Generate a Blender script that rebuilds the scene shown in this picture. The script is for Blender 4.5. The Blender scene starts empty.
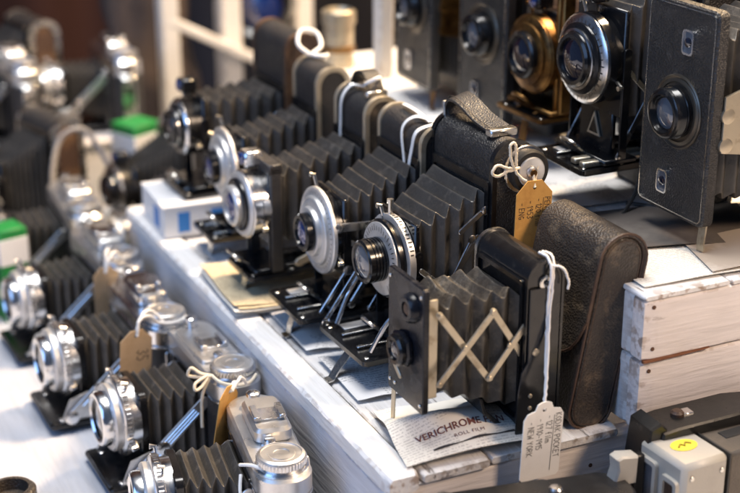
import bpy, bmesh, math, random
from mathutils import Vector, Matrix, noise
R = math.radians
rnd = random.Random(7)
S = bpy.context.scene
C = S.collection

# ------------------------------------------------------------------ camera
F, PH, TH, HC = 1450.0, R(21), R(25.6), 0.42        # focal length in photo pixels, pitch, heading, height above the middle step
cam = bpy.data.cameras.new('camera'); camo = bpy.data.objects.new('camera', cam); C.objects.link(camo)
camo.location = (0, 0, HC); camo.rotation_euler = (R(90) - PH, 0, -TH)
cam.sensor_width = 36; cam.lens = F / 740 * 36; cam.clip_start = .02; cam.clip_end = 60
cam.dof.use_dof = True; cam.dof.focus_distance = .905; cam.dof.aperture_fstop = 5.0
S.camera = camo
# ------------------------------------------------------------------ light
W = bpy.data.worlds.new('World'); S.world = W; W.use_nodes = True
bg = W.node_tree.nodes['Background']; bg.inputs[0].default_value = (.42, .6, 1, 1); bg.inputs[1].default_value = .085
def lamp(name, loc, aim, size, power, col, size_y=None):
    l = bpy.data.lights.new(name, 'AREA'); l.energy = power; l.color = col; l.size = size
    if size_y: l.shape = 'RECTANGLE'; l.size_y = size_y
    o = bpy.data.objects.new(name, l); C.objects.link(o); o.location = loc
    o.rotation_euler = (Vector(aim) - Vector(loc)).to_track_quat('-Z', 'Y').to_euler()
    return o
lamp('stall_or_fill_lamp', (1.15, 1.05, 1.2), (.5, .85, .05), .22, 36, (1, .7, .4))
lamp('stall_or_fill_lamp', (.3, 1.0, 1.7), (.33, .9, 0), .75, 27, (1, .975, .95))
lamp('daylight_opening', (-1.5, .3, 1.2), (.3, .9, 0), 1.6, 17, (.3, .53, 1))
lamp('stall_or_fill_lamp', (1.1, -.3, 1.0), (.5, .7, 0), .3, 13, (1, .74, .52))  # front fill from the viewer's side, added to brighten crate ends and tags
S.view_settings.view_transform = 'Standard'; S.view_settings.look = 'None'
S.view_settings.exposure = .45; S.view_settings.gamma = 1

# ------------------------------------------------------------------ materials
MATS = {}
def mat(name, col, rough=.5, metal=0, noise_col=None, nscale=40, namt=.5, bump=0, bscale=200, btype='noise', coat=0, spec=.5, stretch=(1, 1, 1), detail=4, rvar=.0, ridge=None):
    if name in MATS: return MATS[name]
    m = bpy.data.materials.new(name); MATS[name] = m; m.use_nodes = True
    nt = m.node_tree; n = nt.nodes; L = nt.links; b = n['Principled BSDF']
    b.inputs['Base Color'].default_value = (*col, 1); b.inputs['Roughness'].default_value = rough
    b.inputs['Metallic'].default_value = metal; b.inputs['Coat Weight'].default_value = coat
    b.inputs['Specular IOR Level'].default_value = spec
    tc = n.new('ShaderNodeTexCoord'); mp = n.new('ShaderNodeMapping'); mp.inputs['Scale'].default_value = stretch
    L.new(tc.outputs['Object'], mp.inputs[0])
    if noise_col:
        t = n.new('ShaderNodeTexNoise'); t.inputs['Scale'].default_value = nscale; t.inputs['Detail'].default_value = detail; t.inputs['Roughness'].default_value = .65
        L.new(mp.outputs[0], t.inputs['Vector'])
        r = n.new('ShaderNodeValToRGB'); r.color_ramp.elements[0].position = .62 - .22 * namt; r.color_ramp.elements[1].position = .86 - .26 * namt
        r.color_ramp.elements[0].color = (*col, 1); r.color_ramp.elements[1].color = (*noise_col, 1)
        L.new(t.outputs[0], r.inputs[0]); L.new(r.outputs[0], b.inputs['Base Color'])
    if rvar:
        t3 = n.new('ShaderNodeTexNoise'); t3.inputs['Scale'].default_value = 90; t3.inputs['Detail'].default_value = 6
        L.new(mp.outputs[0], t3.inputs['Vector'])
        mr = n.new('ShaderNodeMapRange'); mr.inputs[1].default_value = .3; mr.inputs[2].default_value = .7
        mr.inputs[3].default_value = max(.03, rough - rvar); mr.inputs[4].default_value = rough + rvar
        L.new(t3.outputs[0], mr.inputs[0]); L.new(mr.outputs[0], b.inputs['Roughness'])
    if ridge:  # paler pleat ridges: wear, plus edge highlights put into the colour
        ge = n.new('ShaderNodeNewGeometry'); rr_ = n.new('ShaderNodeValToRGB'); rr_.color_ramp.elements[0].position = .53; rr_.color_ramp.elements[1].position = .7
        nz_ = n.new('ShaderNodeTexNoise'); nz_.inputs['Scale'].default_value = 160; mm_ = n.new('ShaderNodeMath'); mm_.operation = 'MULTIPLY'
        L.new(mp.outputs[0], nz_.inputs['Vector']); L.new(ge.outputs['Pointiness'], rr_.inputs[0]); L.new(rr_.outputs[0], mm_.inputs[0]); L.new(nz_.outputs[0], mm_.inputs[1])
        mx_ = n.new('ShaderNodeMixRGB'); mx_.inputs[2].default_value = (*ridge, 1); L.new(mm_.outputs[0], mx_.inputs[0]); L.new(b.inputs['Base Color'].links[0].from_socket, mx_.inputs[1]); L.new(mx_.outputs[0], b.inputs['Base Color'])
    if bump:
        if btype == 'voronoi':
            t2 = n.new('ShaderNodeTexVoronoi'); t2.inputs['Scale'].default_value = bscale; out = t2.outputs['Distance']
        else:
            t2 = n.new('ShaderNodeTexNoise'); t2.inputs['Scale'].default_value = bscale; t2.inputs['Detail'].default_value = 5; out = t2.outputs[0]
        L.new(mp.outputs[0], t2.inputs['Vector'])
        bp = n.new('ShaderNodeBump'); bp.inputs['Strength'].default_value = bump; bp.inputs['Distance'].default_value = .0006
        L.new(out, bp.inputs['Height']); L.new(bp.outputs[0], b.inputs['Normal'])
    return m
leather = mat('black_leather', (.024, .022, .022), .46, noise_col=(.045, .04, .038), nscale=60, namt=.3, bump=.7, bscale=900, btype='voronoi', rvar=.08)
leather_grey = mat('pebbled_leather', (.018, .0175, .018), .4, noise_col=(.05, .047, .045), nscale=80, namt=.4, bump=.9, bscale=800, btype='voronoi', rvar=.08)
leather_brown = mat('worn_brown_leather', (.034, .0265, .021), .46, noise_col=(.15, .11, .07), nscale=75, namt=.45, bump=.8, bscale=700, btype='voronoi', rvar=.08, detail=8)
leather_rust = mat('rusty_brown_leather', (.06, .032, .02), .5, noise_col=(.2, .11, .05), nscale=30, namt=.5, bump=.6, bscale=600)
cloth = mat('bellows_cloth', (.036, .034, .032), .42, noise_col=(.1, .09, .08), nscale=70, namt=.4, bump=.5, bscale=420, rvar=.1, detail=8, ridge=(.32, .29, .25))
cloth_worn = mat('worn_bellows_leather', (.024, .022, .02), .44, noise_col=(.1, .09, .072), nscale=110, namt=.4, bump=.9, bscale=300, rvar=.1, detail=9, ridge=(.34, .31, .26))
enamel = mat('black_enamel', (.008, .008, .009), .2, noise_col=(.05, .045, .04), nscale=120, namt=.12, rvar=.09, bump=.06, bscale=150, detail=9)
enamel_blue = mat('worn_black_enamel', (.008, .009, .013), .25, spec=.28, noise_col=(.05, .05, .055), nscale=90, namt=.3, rvar=.12, bump=.12, bscale=120, detail=9)
plastic = mat('black_plastic', (.009, .0085, .008), .32, bump=.1, bscale=500, rvar=.08)
nickel = mat('nickel', (.62, .6, .56), .26, 1, noise_col=(.4, .36, .3), nscale=60, namt=.3, rvar=.12, bump=.04, bscale=300, detail=8)
chrome = mat('chrome', (.74, .74, .75), .22, 1, noise_col=(.55, .55, .55), nscale=50, namt=.25, rvar=.07, detail=8)
satin = mat('satin_chrome', (.68, .67, .66), .34, .9, noise_col=(.5, .48, .46), nscale=45, namt=.3, rvar=.08, bump=.05, bscale=1400, detail=9)
silver = mat('silver_ring', (.62, .61, .6), .42, .7, noise_col=(.45, .43, .4), nscale=70, namt=.35, rvar=.1)
champagne = mat('brass_nickel_trim', (.68, .6, .46), .36, .75, noise_col=(.35, .26, .15), nscale=50, namt=.3, rvar=.1)
strut_metal = mat('aged_strut_metal', (.46, .4, .3), .38, .75, noise_col=(.25, .19, .12), nscale=90, namt=.3, rvar=.1)
brass = mat('brass', (.23, .125, .042), .42, 1, noise_col=(.08, .04, .018), nscale=60, namt=.8, rvar=.12)
glass = mat('lens_glass', (.006, .008, .02), .04, 0, coat=1, spec=1)
glass_grey = mat('viewfinder_glass', (.1, .11, .13), .06, 0, coat=1, spec=.9)
glass_blue = mat('coated_lens_glass', (.01, .03, .14), .05, 0, coat=1, spec=1)
kraft = mat('kraft_card', (.58, .41, .24), .8, noise_col=(.5, .34, .19), nscale=60, namt=.5, bump=.15, bscale=500)
kraft_orange = mat('orange_kraft_card', (.62, .34, .09), .8, noise_col=(.5, .25, .06), nscale=60, namt=.5, bump=.15, bscale=500)
white_card = mat('white_card', (.84, .82, .78), .7, noise_col=(.76, .73, .68), nscale=40, namt=.4, bump=.08, bscale=400)
cord = mat('cotton_cord', (.74, .66, .52), .85, bump=.6, bscale=1500, stretch=(1, 1, .4))
cord_white = mat('white_cord', (.82, .8, .77), .8, bump=.4, bscale=1500)
ink = mat('ink', (.03, .028, .03), .6)
print_ink = mat('print_ink', (.16, .055, .045), .7)
tick_ink = mat('engraved_black', (.015, .015, .015), .5)
rubber = mat('black_rubber', (.012, .011, .01), .5, bump=.2, bscale=600)
curt_red = mat('dark_rust_curtain', (.03, .006, .002), .9, noise_col=(.02, .004, .002), nscale=4, namt=.5)
curt_navy = mat('dark_navy_curtain', (.004, .006, .016), .9, noise_col=(.002, .002, .006), nscale=4, namt=.5)
curt_brown = mat('dark_brown_curtain', (.012, .008, .007), .9, noise_col=(.004, .003, .003), nscale=4, namt=.5)
green = mat('green_card', (.012, .2, .04), .5, noise_col=(.03, .28, .07), nscale=30)
blue_card = mat('blue_card', (.03, .2, .55), .5)
red_card = mat('red_card', (.34, .01, .03), .5)
yellow = mat('yellow_sticker', (.75, .62, .05), .5)
olive = mat('sticker_print', (.3, .22, .03), .5)
knit = mat('taupe_knit', (.07, .05, .043), .9, noise_col=(.035, .025, .022), nscale=60, bump=.6, bscale=200)
grey_plastic = mat('pale_grey_plastic', (.38, .36, .32), .42, noise_col=(.32, .3, .27), nscale=30, namt=.3, bump=.15, bscale=700, rvar=.06)
taupe_plastic = mat('taupe_vinyl', (.085, .07, .055), .55, noise_col=(.11, .09, .07), nscale=60, bump=.5, bscale=800)

def wood(name, paint, wear, axis, wscale=9, raw=(.33, .19, .1), thr=.66, edge=1.0):
    """white paint brushed over wood: streaks and chips along `axis`"""
    m = bpy.data.materials.new(name); MATS[name] = m; m.use_nodes = True
    nt = m.node_tree; n = nt.nodes; L = nt.links; b = n['Principled BSDF']
    tc = n.new('ShaderNodeTexCoord'); mp = n.new('ShaderNodeMapping'); L.new(tc.outputs['Object'], mp.inputs[0])
    st = {'x': (1.2, 14, 14), 'y': (14, 1.2, 14), 'z': (14, 14, 1.2)}[axis]; mp.inputs['Scale'].default_value = st
    info = n.new('ShaderNodeObjectInfo'); addv = n.new('ShaderNodeVectorMath'); addv.operation = 'ADD'
    mul = n.new('ShaderNodeMath'); mul.operation = 'MULTIPLY'; mul.inputs[1].default_value = 37
    L.new(info.outputs['Random'], mul.inputs[0]); L.new(mp.outputs[0], addv.inputs[0]); L.new(mul.outputs[0], addv.inputs[1])
    grain = n.new('ShaderNodeTexNoise'); grain.inputs['Scale'].default_value = 22; grain.inputs['Detail'].default_value = 7; grain.inputs['Distortion'].default_value = .35
    L.new(addv.outputs[0], grain.inputs[0])
    chip = n.new('ShaderNodeTexNoise'); chip.inputs['Scale'].default_value = wscale; chip.inputs['Detail'].default_value = 12; chip.inputs['Roughness'].default_value = .7
    L.new(addv.outputs[0], chip.inputs[0])
    rp = n.new('ShaderNodeValToRGB'); rp.color_ramp.elements[0].position = thr; rp.color_ramp.elements[1].position = thr + .05
    L.new(chip.outputs[0], rp.inputs[0])
    pr = n.new('ShaderNodeValToRGB'); pr.color_ramp.elements[0].color = (*[c * .89 for c in paint], 1); pr.color_ramp.elements[1].color = (*paint, 1)
    pr.color_ramp.elements[0].position = .3; pr.color_ramp.elements[1].position = .62; L.new(grain.outputs[0], pr.inputs[0])
    wr = n.new('ShaderNodeValToRGB'); wr.color_ramp.elements[0].color = (*[c * .45 for c in raw], 1); wr.color_ramp.elements[1].color = (*raw, 1)
    L.new(grain.outputs[0], wr.inputs[0])
    ge = n.new('ShaderNodeNewGeometry'); er = n.new('ShaderNodeMapRange'); er.inputs[1].default_value = .52; er.inputs[2].default_value = .6; er.inputs[4].default_value = edge; L.new(ge.outputs['Pointiness'], er.inputs[0])
    en = n.new('ShaderNodeTexNoise'); en.inputs['Scale'].default_value = 130; en.inputs['Detail'].default_value = 6; L.new(tc.outputs['Object'], en.inputs[0])
    e2 = n.new('ShaderNodeMapRange'); e2.inputs[1].default_value = .5; e2.inputs[2].default_value = .58; L.new(en.outputs[0], e2.inputs[0])
    em = n.new('ShaderNodeMath'); em.operation = 'MULTIPLY'; L.new(er.outputs[0], em.inputs[0]); L.new(e2.outputs[0], em.inputs[1])
    mxm = n.new('ShaderNodeMath'); mxm.operation = 'MAXIMUM'; L.new(em.outputs[0], mxm.inputs[0]); L.new(rp.outputs[0], mxm.inputs[1])
    stn = n.new('ShaderNodeTexNoise'); stn.inputs['Scale'].default_value = 14; stn.inputs['Detail'].default_value = 5; L.new(tc.outputs['Object'], stn.inputs[0])
    s2 = n.new('ShaderNodeMapRange'); s2.inputs[1].default_value = .42; s2.inputs[2].default_value = .85; s2.inputs[4].default_value = .28; L.new(stn.outputs[0], s2.inputs[0])
    smx = n.new('ShaderNodeMixRGB'); L.new(s2.outputs[0], smx.inputs[0]); L.new(pr.outputs[0], smx.inputs[1]); smx.inputs[2].default_value = (*[c * k for c, k in zip(paint, (.78, .7, .6))], 1)
    sc = n.new('ShaderNodeMath'); sc.operation = 'MULTIPLY'; sc.inputs[1].default_value = wear; L.new(mxm.outputs[0], sc.inputs[0])
    mx = n.new('ShaderNodeMixRGB'); L.new(sc.outputs[0], mx.inputs[0]); L.new(smx.outputs[0], mx.inputs[1]); L.new(wr.outputs[0], mx.inputs[2])
    L.new(mx.outputs[0], b.inputs['Base Color']); b.inputs['Roughness'].default_value = .52
    bp = n.new('ShaderNodeBump'); bp.inputs['Strength'].default_value = .75; bp.inputs['Distance'].default_value = .0012
    sub = n.new('ShaderNodeMath'); sub.operation = 'SUBTRACT'; L.new(grain.outputs[0], sub.inputs[0]); L.new(rp.outputs[0], sub.inputs[1])
    L.new(sub.outputs[0], bp.inputs['Height']); L.new(bp.outputs[0], b.inputs['Normal'])
    return m
paint_x = wood('white_paint_across', (.77, .71, .68), .85, 'x', 7, thr=.69)
paint_y = wood('white_paint_along', (.78, .77, .76), .85, 'y', 7, thr=.655)
paint_worn = wood('worn_white_paint', (.7, .68, .66), .8, 'y', 8, raw=(.3, .21, .14), thr=.6)
paint_z = wood('white_paint_upright', (.62, .6, .57), .8, 'z', 5, thr=.74)

def printed(name, base, inkc, rows, axis=1, amt=.55, lo=.0, hi=1.0):
    """paper with rows of small unreadable print"""
    m = bpy.data.materials.new(name); m.use_nodes = True; nt = m.node_tree; n = nt.nodes; L = nt.links; b = n['Principled BSDF']
    tc = n.new('ShaderNodeTexCoord'); sp = n.new('ShaderNodeSeparateXYZ'); L.new(tc.outputs['Object'], sp.inputs[0])
    m1 = n.new('ShaderNodeMath'); m1.operation = 'MULTIPLY'; m1.inputs[1].default_value = rows; L.new(sp.outputs[axis], m1.inputs[0])
    fr = n.new('ShaderNodeMath'); fr.operation = 'FRACT'; L.new(m1.outputs[0], fr.inputs[0])
    gt = n.new('ShaderNodeMath'); gt.operation = 'GREATER_THAN'; gt.inputs[1].default_value = .55; L.new(fr.outputs[0], gt.inputs[0])
    mp = n.new('ShaderNodeMapping'); s = [900, 900, 900]; s[axis] = rows * .9; mp.inputs['Scale'].default_value = s; L.new(tc.outputs['Object'], mp.inputs[0])
    ns = n.new('ShaderNodeTexNoise'); ns.inputs['Scale'].default_value = 1; ns.inputs['Detail'].default_value = 1; L.new(mp.outputs[0], ns.inputs[0])
    g2 = n.new('ShaderNodeMath'); g2.operation = 'GREATER_THAN'; g2.inputs[1].default_value = .47; L.new(ns.outputs[0], g2.inputs[0])
    big = n.new('ShaderNodeTexNoise'); big.inputs['Scale'].default_value = 26; L.new(tc.outputs['Object'], big.inputs[0])
    g3 = n.new('ShaderNodeMath'); g3.operation = 'GREATER_THAN'; g3.inputs[1].default_value = .46; L.new(big.outputs[0], g3.inputs[0])
    a = n.new('ShaderNodeMath'); a.operation = 'MULTIPLY'; L.new(gt.outputs[0], a.inputs[0]); L.new(g2.outputs[0], a.inputs[1])
    a2 = n.new('ShaderNodeMath'); a2.operation = 'MULTIPLY'; L.new(a.outputs[0], a2.inputs[0]); L.new(g3.outputs[0], a2.inputs[1])
    a3 = n.new('ShaderNodeMath'); a3.operation = 'MULTIPLY'; a3.inputs[1].default_value = amt; L.new(a2.outputs[0], a3.inputs[0])
    st = n.new('ShaderNodeTexNoise'); st.inputs['Scale'].default_value = 18; st.inputs['Detail'].default_value = 6; L.new(tc.outputs['Object'], st.inputs[0])
    cr = n.new('ShaderNodeValToRGB'); cr.color_ramp.elements[0].color = (*[c * .8 for c in base], 1); cr.color_ramp.elements[1].color = (*base, 1)
    cr.color_ramp.elements[0].position = .3; cr.color_ramp.elements[1].position = .6; L.new(st.outputs[0], cr.inputs[0])
    mx = n.new('ShaderNodeMixRGB'); L.new(a3.outputs[0], mx.inputs[0]); L.new(cr.outputs[0], mx.inputs[1]); mx.inputs[2].default_value = (*inkc, 1)
    L.new(mx.outputs[0], b.inputs['Base Color']); b.inputs['Roughness'].default_value = .75
    return m
paper_white = printed('printed_white_paper', (.82, .78, .7), (.2, .17, .15), 420, amt=.4)
paper_news = printed('printed_newspaper', (.76, .74, .72), (.1, .1, .12), 330, amt=.55)
paper_yellow = printed('yellowed_printed_paper', (.66, .55, .36), (.16, .1, .06), 330, amt=.6)
paper_blank = mat('blank_paper', (.76, .74, .7), .75, noise_col=(.68, .65, .6), nscale=20, namt=.4)

# ------------------------------------------------------------------ mesh helpers
class MB:
    def __init__(s): s.v = []; s.f = []
    def add(s, vs, fs):
        o = len(s.v); s.v += [tuple(v) for v in vs]; s.f += [tuple(i + o for i in f) for f in fs]; return s
    def box(s, x0, x1, y0, y1, z0, z1, b=.0006):
        b = min(b, (x1 - x0) * .45, (y1 - y0) * .45, (z1 - z0) * .45)
        bm = bmesh.new()
        for cx, sx in ((x0, 1), (x1, -1)):
            for cy, sy in ((y0, 1), (y1, -1)):
                for cz, sz in ((z0, 1), (z1, -1)):
                    bm.verts.new((cx, cy + sy * b, cz + sz * b)); bm.verts.new((cx + sx * b, cy, cz + sz * b)); bm.verts.new((cx + sx * b, cy + sy * b, cz))
        bmesh.ops.convex_hull(bm, input=bm.verts)
        bmesh.ops.dissolve_limit(bm, angle_limit=.01, verts=bm.verts, edges=bm.edges)
        bm.verts.index_update()
        s.add([v.co[:] for v in bm.verts], [[v.index for v in f.verts] for f in bm.faces]); bm.free(); return s
    def prism(s, pts, axis, a0, a1, b=0):
        """closed 2D outline (counter-clockwise) swept along an axis, ends chamfered by b"""
        n = len(pts); cx = sum(p[0] for p in pts) / n; cy = sum(p[1] for p in pts) / n
        def ins(d):
            out = []
            for i in range(n):
                p0, p1, p2 = pts[i - 1], pts[i], pts[(i + 1) % n]
                e1 = Vector((p1[0] - p0[0], p1[1] - p0[1])).normalized(); e2 = Vector((p2[0] - p1[0], p2[1] - p1[1])).normalized()
                nn = Vector((-(e1.y + e2.y), e1.x + e2.x)); nn = nn.normalized() if nn.length > 1e-6 else Vector((0, 0))
                out.append((p1[0] + nn.x * d, p1[1] + nn.y * d))
            return out
        def P(p, a): return {'x': (a, p[0], p[1]), 'y': (p[0], a, p[1]), 'z': (p[0], p[1], a)}[axis]
        lv = [(pts, a0), (pts, a1)] if not b else [(ins(b), a0), (pts, a0 + b), (pts, a1 - b), (ins(b), a1)]
        vs = [P(p, a) for q, a in lv for p in q]; fs = []
        for k in range(len(lv) - 1):
            for i in range(n): j = (i + 1) % n; fs.append((k * n + i, k * n + j, (k + 1) * n + j, (k + 1) * n + i))
        fs.append(tuple(range(n - 1, -1, -1))); fs.append(tuple((len(lv) - 1) * n + i for i in range(n)))
        if axis == 'y': fs = [f[::-1] for f in fs]
        return s.add(vs, fs)
    def lathe(s, prof, o=(0, 0, 0), d=(-1, 0, 0), seg=40):
        d = Vector(d).normalized(); o = Vector(o); u = d.orthogonal().normalized(); w = d.cross(u)
        vs = []; fs = []; n = len(prof)
        for i in range(seg):
            a = 2 * math.pi * i / seg; e = u * math.cos(a) + w * math.sin(a)
            vs += [o + e * max(r, 1e-5) + d * h for r, h in prof]
        for i in range(seg):
            j = (i + 1) % seg
            for k in range(n - 1): fs.append((i * n + k, j * n + k, j * n + k + 1, i * n + k + 1))
        fs.append(tuple(i * n + n - 1 for i in range(seg))); fs.append(tuple(i * n for i in range(seg - 1, -1, -1)))
        return s.add(vs, fs)
    def tube(s, pts, r, seg=7, closed=False, flat=1.0):
        pts = [Vector(p) for p in pts]; n = len(pts); vs = []; fs = []; prev = None
        for i, p in enumerate(pts):
            t = (pts[(i + 1) % n] - pts[i - 1]) if closed else (pts[min(i + 1, n - 1)] - pts[max(i - 1, 0)])
            t.normalize()
            u = (t.orthogonal() if prev is None else prev - t * prev.dot(t)).normalized(); prev = u; w = t.cross(u)
            rr = r[i] if isinstance(r, (list, tuple)) else r
            for k in range(seg): a = 2 * math.pi * k / seg; vs.append(p + u * math.cos(a) * rr + w * math.sin(a) * rr * flat)
        for i in range(n if closed else n - 1):
            j = (i + 1) % n
            for k in range(seg): l = (k + 1) % seg; fs.append((i * seg + k, i * seg + l, j * seg + l, j * seg + k))
        if not closed: fs.append(tuple(range(seg - 1, -1, -1))); fs.append(tuple((n - 1) * seg + k for k in range(seg)))
        return s.add(vs, fs)
    def bar(s, p, q, width, thick, side, b=.0003):
        """flat bar from p to q, its thin direction along `side`"""
        p = Vector(p); q = Vector(q); t = (q - p); l = t.length; t.normalize(); sd = Vector(side); sd = (sd - t * sd.dot(t)).normalized(); w = sd.cross(t)
        n = 6; out = []
        for i in range(n + 1): a = math.pi * i / n - math.pi / 2; out.append((l + width / 2 * math.cos(a), width / 2 * math.sin(a)))
        for i in range(n + 1): a = math.pi * i / n + math.pi / 2; out.append((width / 2 * math.cos(a), width / 2 * math.sin(a)))
        tmp = MB().prism(out, 'z', -thick / 2, thick / 2, b)
        return s.add([p + t * v[0] + w * v[1] + sd * v[2] for v in tmp.v], tmp.f)
    def ribbon(s, pts, wvec, width, thick=.0006):
        """flat strip along pts, its width along wvec"""
        pts = [Vector(p) for p in pts]; n = len(pts); vs = []; fs = []; w0 = Vector(wvec).normalized()
        for i, p in enumerate(pts):
            t = (pts[min(i + 1, n - 1)] - pts[max(i - 1, 0)]).normalized(); w = (w0 - t * w0.dot(t)).normalized(); nn = t.cross(w)
            for a, c in ((-1, -1), (1, -1), (1, 1), (-1, 1)): vs.append(p + w * a * width / 2 + nn * c * thick / 2)
        for i in range(n - 1):
            for k in range(4): l = (k + 1) % 4; fs.append((i * 4 + k, i * 4 + l, i * 4 + 4 + l, i * 4 + 4 + k))
        fs.append((3, 2, 1, 0)); fs.append(tuple((n - 1) * 4 + k for k in range(4)))
        return s.add(vs, fs)
def smooth_path(pts, k=8):
    pts = [Vector(p) for p in pts]; out = []
    for i in range(len(pts) - 1):
        p0, p1, p2, p3 = pts[max(i - 1, 0)], pts[i], pts[i + 1], pts[min(i + 2, len(pts) - 1)]
        for j in range(k):
            t = j / k
            out.append(.5 * (2 * p1 + (p2 - p0) * t + (2 * p0 - 5 * p1 + 4 * p2 - p3) * t * t + (3 * p1 - p0 - 3 * p2 + p3) * t ** 3))
    return out + [pts[-1]]
def obj(name, mb, m, parent=None, loc=(0, 0, 0), rot=(0, 0, 0), ang=38, kind=None):
    me = bpy.data.meshes.new(name); me.from_pydata(mb.v, [], mb.f); me.materials.append(m)
    bm = bmesh.new(); bm.from_mesh(me); bmesh.ops.recalc_face_normals(bm, faces=bm.faces); bm.to_mesh(me); bm.free()
    me.shade_smooth(); me.set_sharp_from_angle(angle=R(ang))
    o = bpy.data.objects.new(name, me); C.objects.link(o); o.parent = parent; o.location = loc; o.rotation_euler = rot
    if kind: o['kind'] = kind
    return o
def tag(o, label, cat, group=None):
    o['label'] = label; o['category'] = cat
    if group: o['group'] = group
    return o
def thing(name, label, cat, loc=(0, 0, 0), rot=(0, 0, 0), group=None):
    o = bpy.data.objects.new(name, None); C.objects.link(o); o.location = loc; o.rotation_euler = rot; o.empty_display_size = .01
    return tag(o, label, cat, group)
def copy_tree(o, parent=None):
    c = o.copy(); C.objects.link(c); c.parent = parent
    for ch in [q for q in bpy.data.objects if q.parent == o]: copy_tree(ch, c)
    return c
def rrect(hw, hh, r, n=5, cx=0, cy=0):
    out = []
    for (sx, sy, a0) in ((1, -1, -90), (1, 1, 0), (-1, 1, 90), (-1, -1, 180)):
        for i in range(n + 1):
            a = R(a0 + 90 * i / n); out.append((cx + sx * (hw - r) + r * math.cos(a), cy + sy * (hh - r) + r * math.sin(a)))
    return out
def arch(x0, x1, z0, z1, rt, rb=.004, n=10):
    """upright slab profile seen from its narrow side: half-round top"""
    out = []
    for cx, cz, r, a0 in ((x0 + rb, z0 + rb, rb, 180), (x1 - rb, z0 + rb, rb, 270), (x1 - rt, z1 - rt, rt, 0), (x0 + rt, z1 - rt, rt, 90)):
        for i in range(n + 1): a = R(a0 + 90 * i / n); out.append((cx + r * math.cos(a), cz + r * math.sin(a)))
    return out
def shrink(pts, d):
    cx = (min(p[0] for p in pts) + max(p[0] for p in pts)) / 2; cy = (min(p[1] for p in pts) + max(p[1] for p in pts)) / 2
    hx = max(p[0] for p in pts) - cx; hy = max(p[1] for p in pts) - cy
    return [(cx + (p[0] - cx) * (hx - d) / hx, cy + (p[1] - cy) * (hy - d) / hy) for p in pts]
def frame_prism(mb, outer, inner, axis, a0, a1):
    n = len(outer)
    def P(p, a): return {'x': (a, p[0], p[1]), 'y': (p[0], a, p[1]), 'z': (p[0], p[1], a)}[axis]
    vs = [P(p, a0) for p in outer] + [P(p, a0) for p in inner] + [P(p, a1) for p in outer] + [P(p, a1) for p in inner]; fs = []
    for i in range(n):
        j = (i + 1) % n
        fs += [(i, j, n + j, n + i), (2 * n + j, 2 * n + i, 3 * n + i, 3 * n + j), (j, i, 2 * n + i, 2 * n + j), (n + i, n + j, 3 * n + j, 3 * n + i)]
    return mb.add(vs, fs)
def bellows(x0, x1, s0, s1, z0, z1, n, d, rumple=0, seed=0):
    """pleated skin from the lens end x0 (half sizes s0) to the body x1 (half sizes s1)"""
    mb = MB(); rings = []; step = ((0, 0), (.12, .12), (.42, .9), (.5, 1), (.58, .9), (.88, .12))
    ks = [(i + a, p) for i in range(n) for a, p in step] + [(n, 0)]
    for u, p in ks:
        t = u / n; x = x0 + (x1 - x0) * t; hw = s0[0] + (s1[0] - s0[0]) * t - d * p * .8; hh = s0[1] + (s1[1] - s0[1]) * t - d * (1 - p); zc = z0 + (z1 - z0) * t
        c = .0011; ring = []
        for (sy, sz, flip) in ((1, -1, 0), (1, 1, 1), (-1, 1, 0), (-1, -1, 1)):
            a = (sy * hw, sz * (hh - c)); m_ = (sy * (hw - c * .3), sz * (hh - c * .3)); b_ = (sy * (hw - c), sz * hh)
            ring += ([b_, m_, a] if not flip else [a, m_, b_])
            if flip: ring += [(sy * hw * k, sz * hh) for k in (.6, .2, -.2, -.6)]
            else: ring += [(sy * hw, sz * hh * k) for k in (.6, .2, -.2, -.6)]
        rr = []
        for (y, z) in ring:
            q = Vector((x, y, zc + z))
            if rumple and 0 < t < 1:
                nz = noise.noise_vector(Vector((x * 90 + seed, y * 60, z * 60))) * rumple; q += Vector((nz.x * .5, nz.y * .5, nz.z))
                if z > 0: q.z -= rumple * 1.2 * (1 - (y / hw) ** 2)
            rr.append(q)
        rings.append(rr)
    m = len(rings[0]); vs = [v for r in rings for v in r]; fs = []
    for k in range(len(rings) - 1):
        for i in range(m): j = (i + 1) % m; fs.append((k * m + i, k * m + j, (k + 1) * m + j, (k + 1) * m + i))
    fs += [tuple(range(m)), tuple((len(rings) - 1) * m + i for i in range(m))]
    return mb.add(vs, fs)
def screw(parent, p, d, r=.0018, m=None, name='screw', h=.0009):
    mb = MB().lathe([(r, 0), (r, h * .6), (r * .75, h), (r * .2, h * 1.05)], p, d, 14); return obj(name, mb, m or nickel, parent)
def ring_ticks(parent, o, r0, r1, n, a0=0, a1=360, d=.0002, m=None):
    """engraved scale marks on a dial facing -X"""
    mb = MB()
    for i in range(n):
        a = R(a0 + (a1 - a0) * i / n); c, s_ = math.cos(a), math.sin(a); w = .00028; rr = r1 if i % 3 else r1 + (r1 - r0) * .35
        vs = [(o[0] - d, o[1] + c * r + sg * -s_ * w, o[2] + s_ * r + sg * c * w) for r, sg in ((r0, -1), (r0, 1), (rr, 1), (rr, -1))]
        mb.add(vs, [(0, 1, 2, 3)])
    return obj('scale_marks', mb, m or tick_ink, parent)

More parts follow.
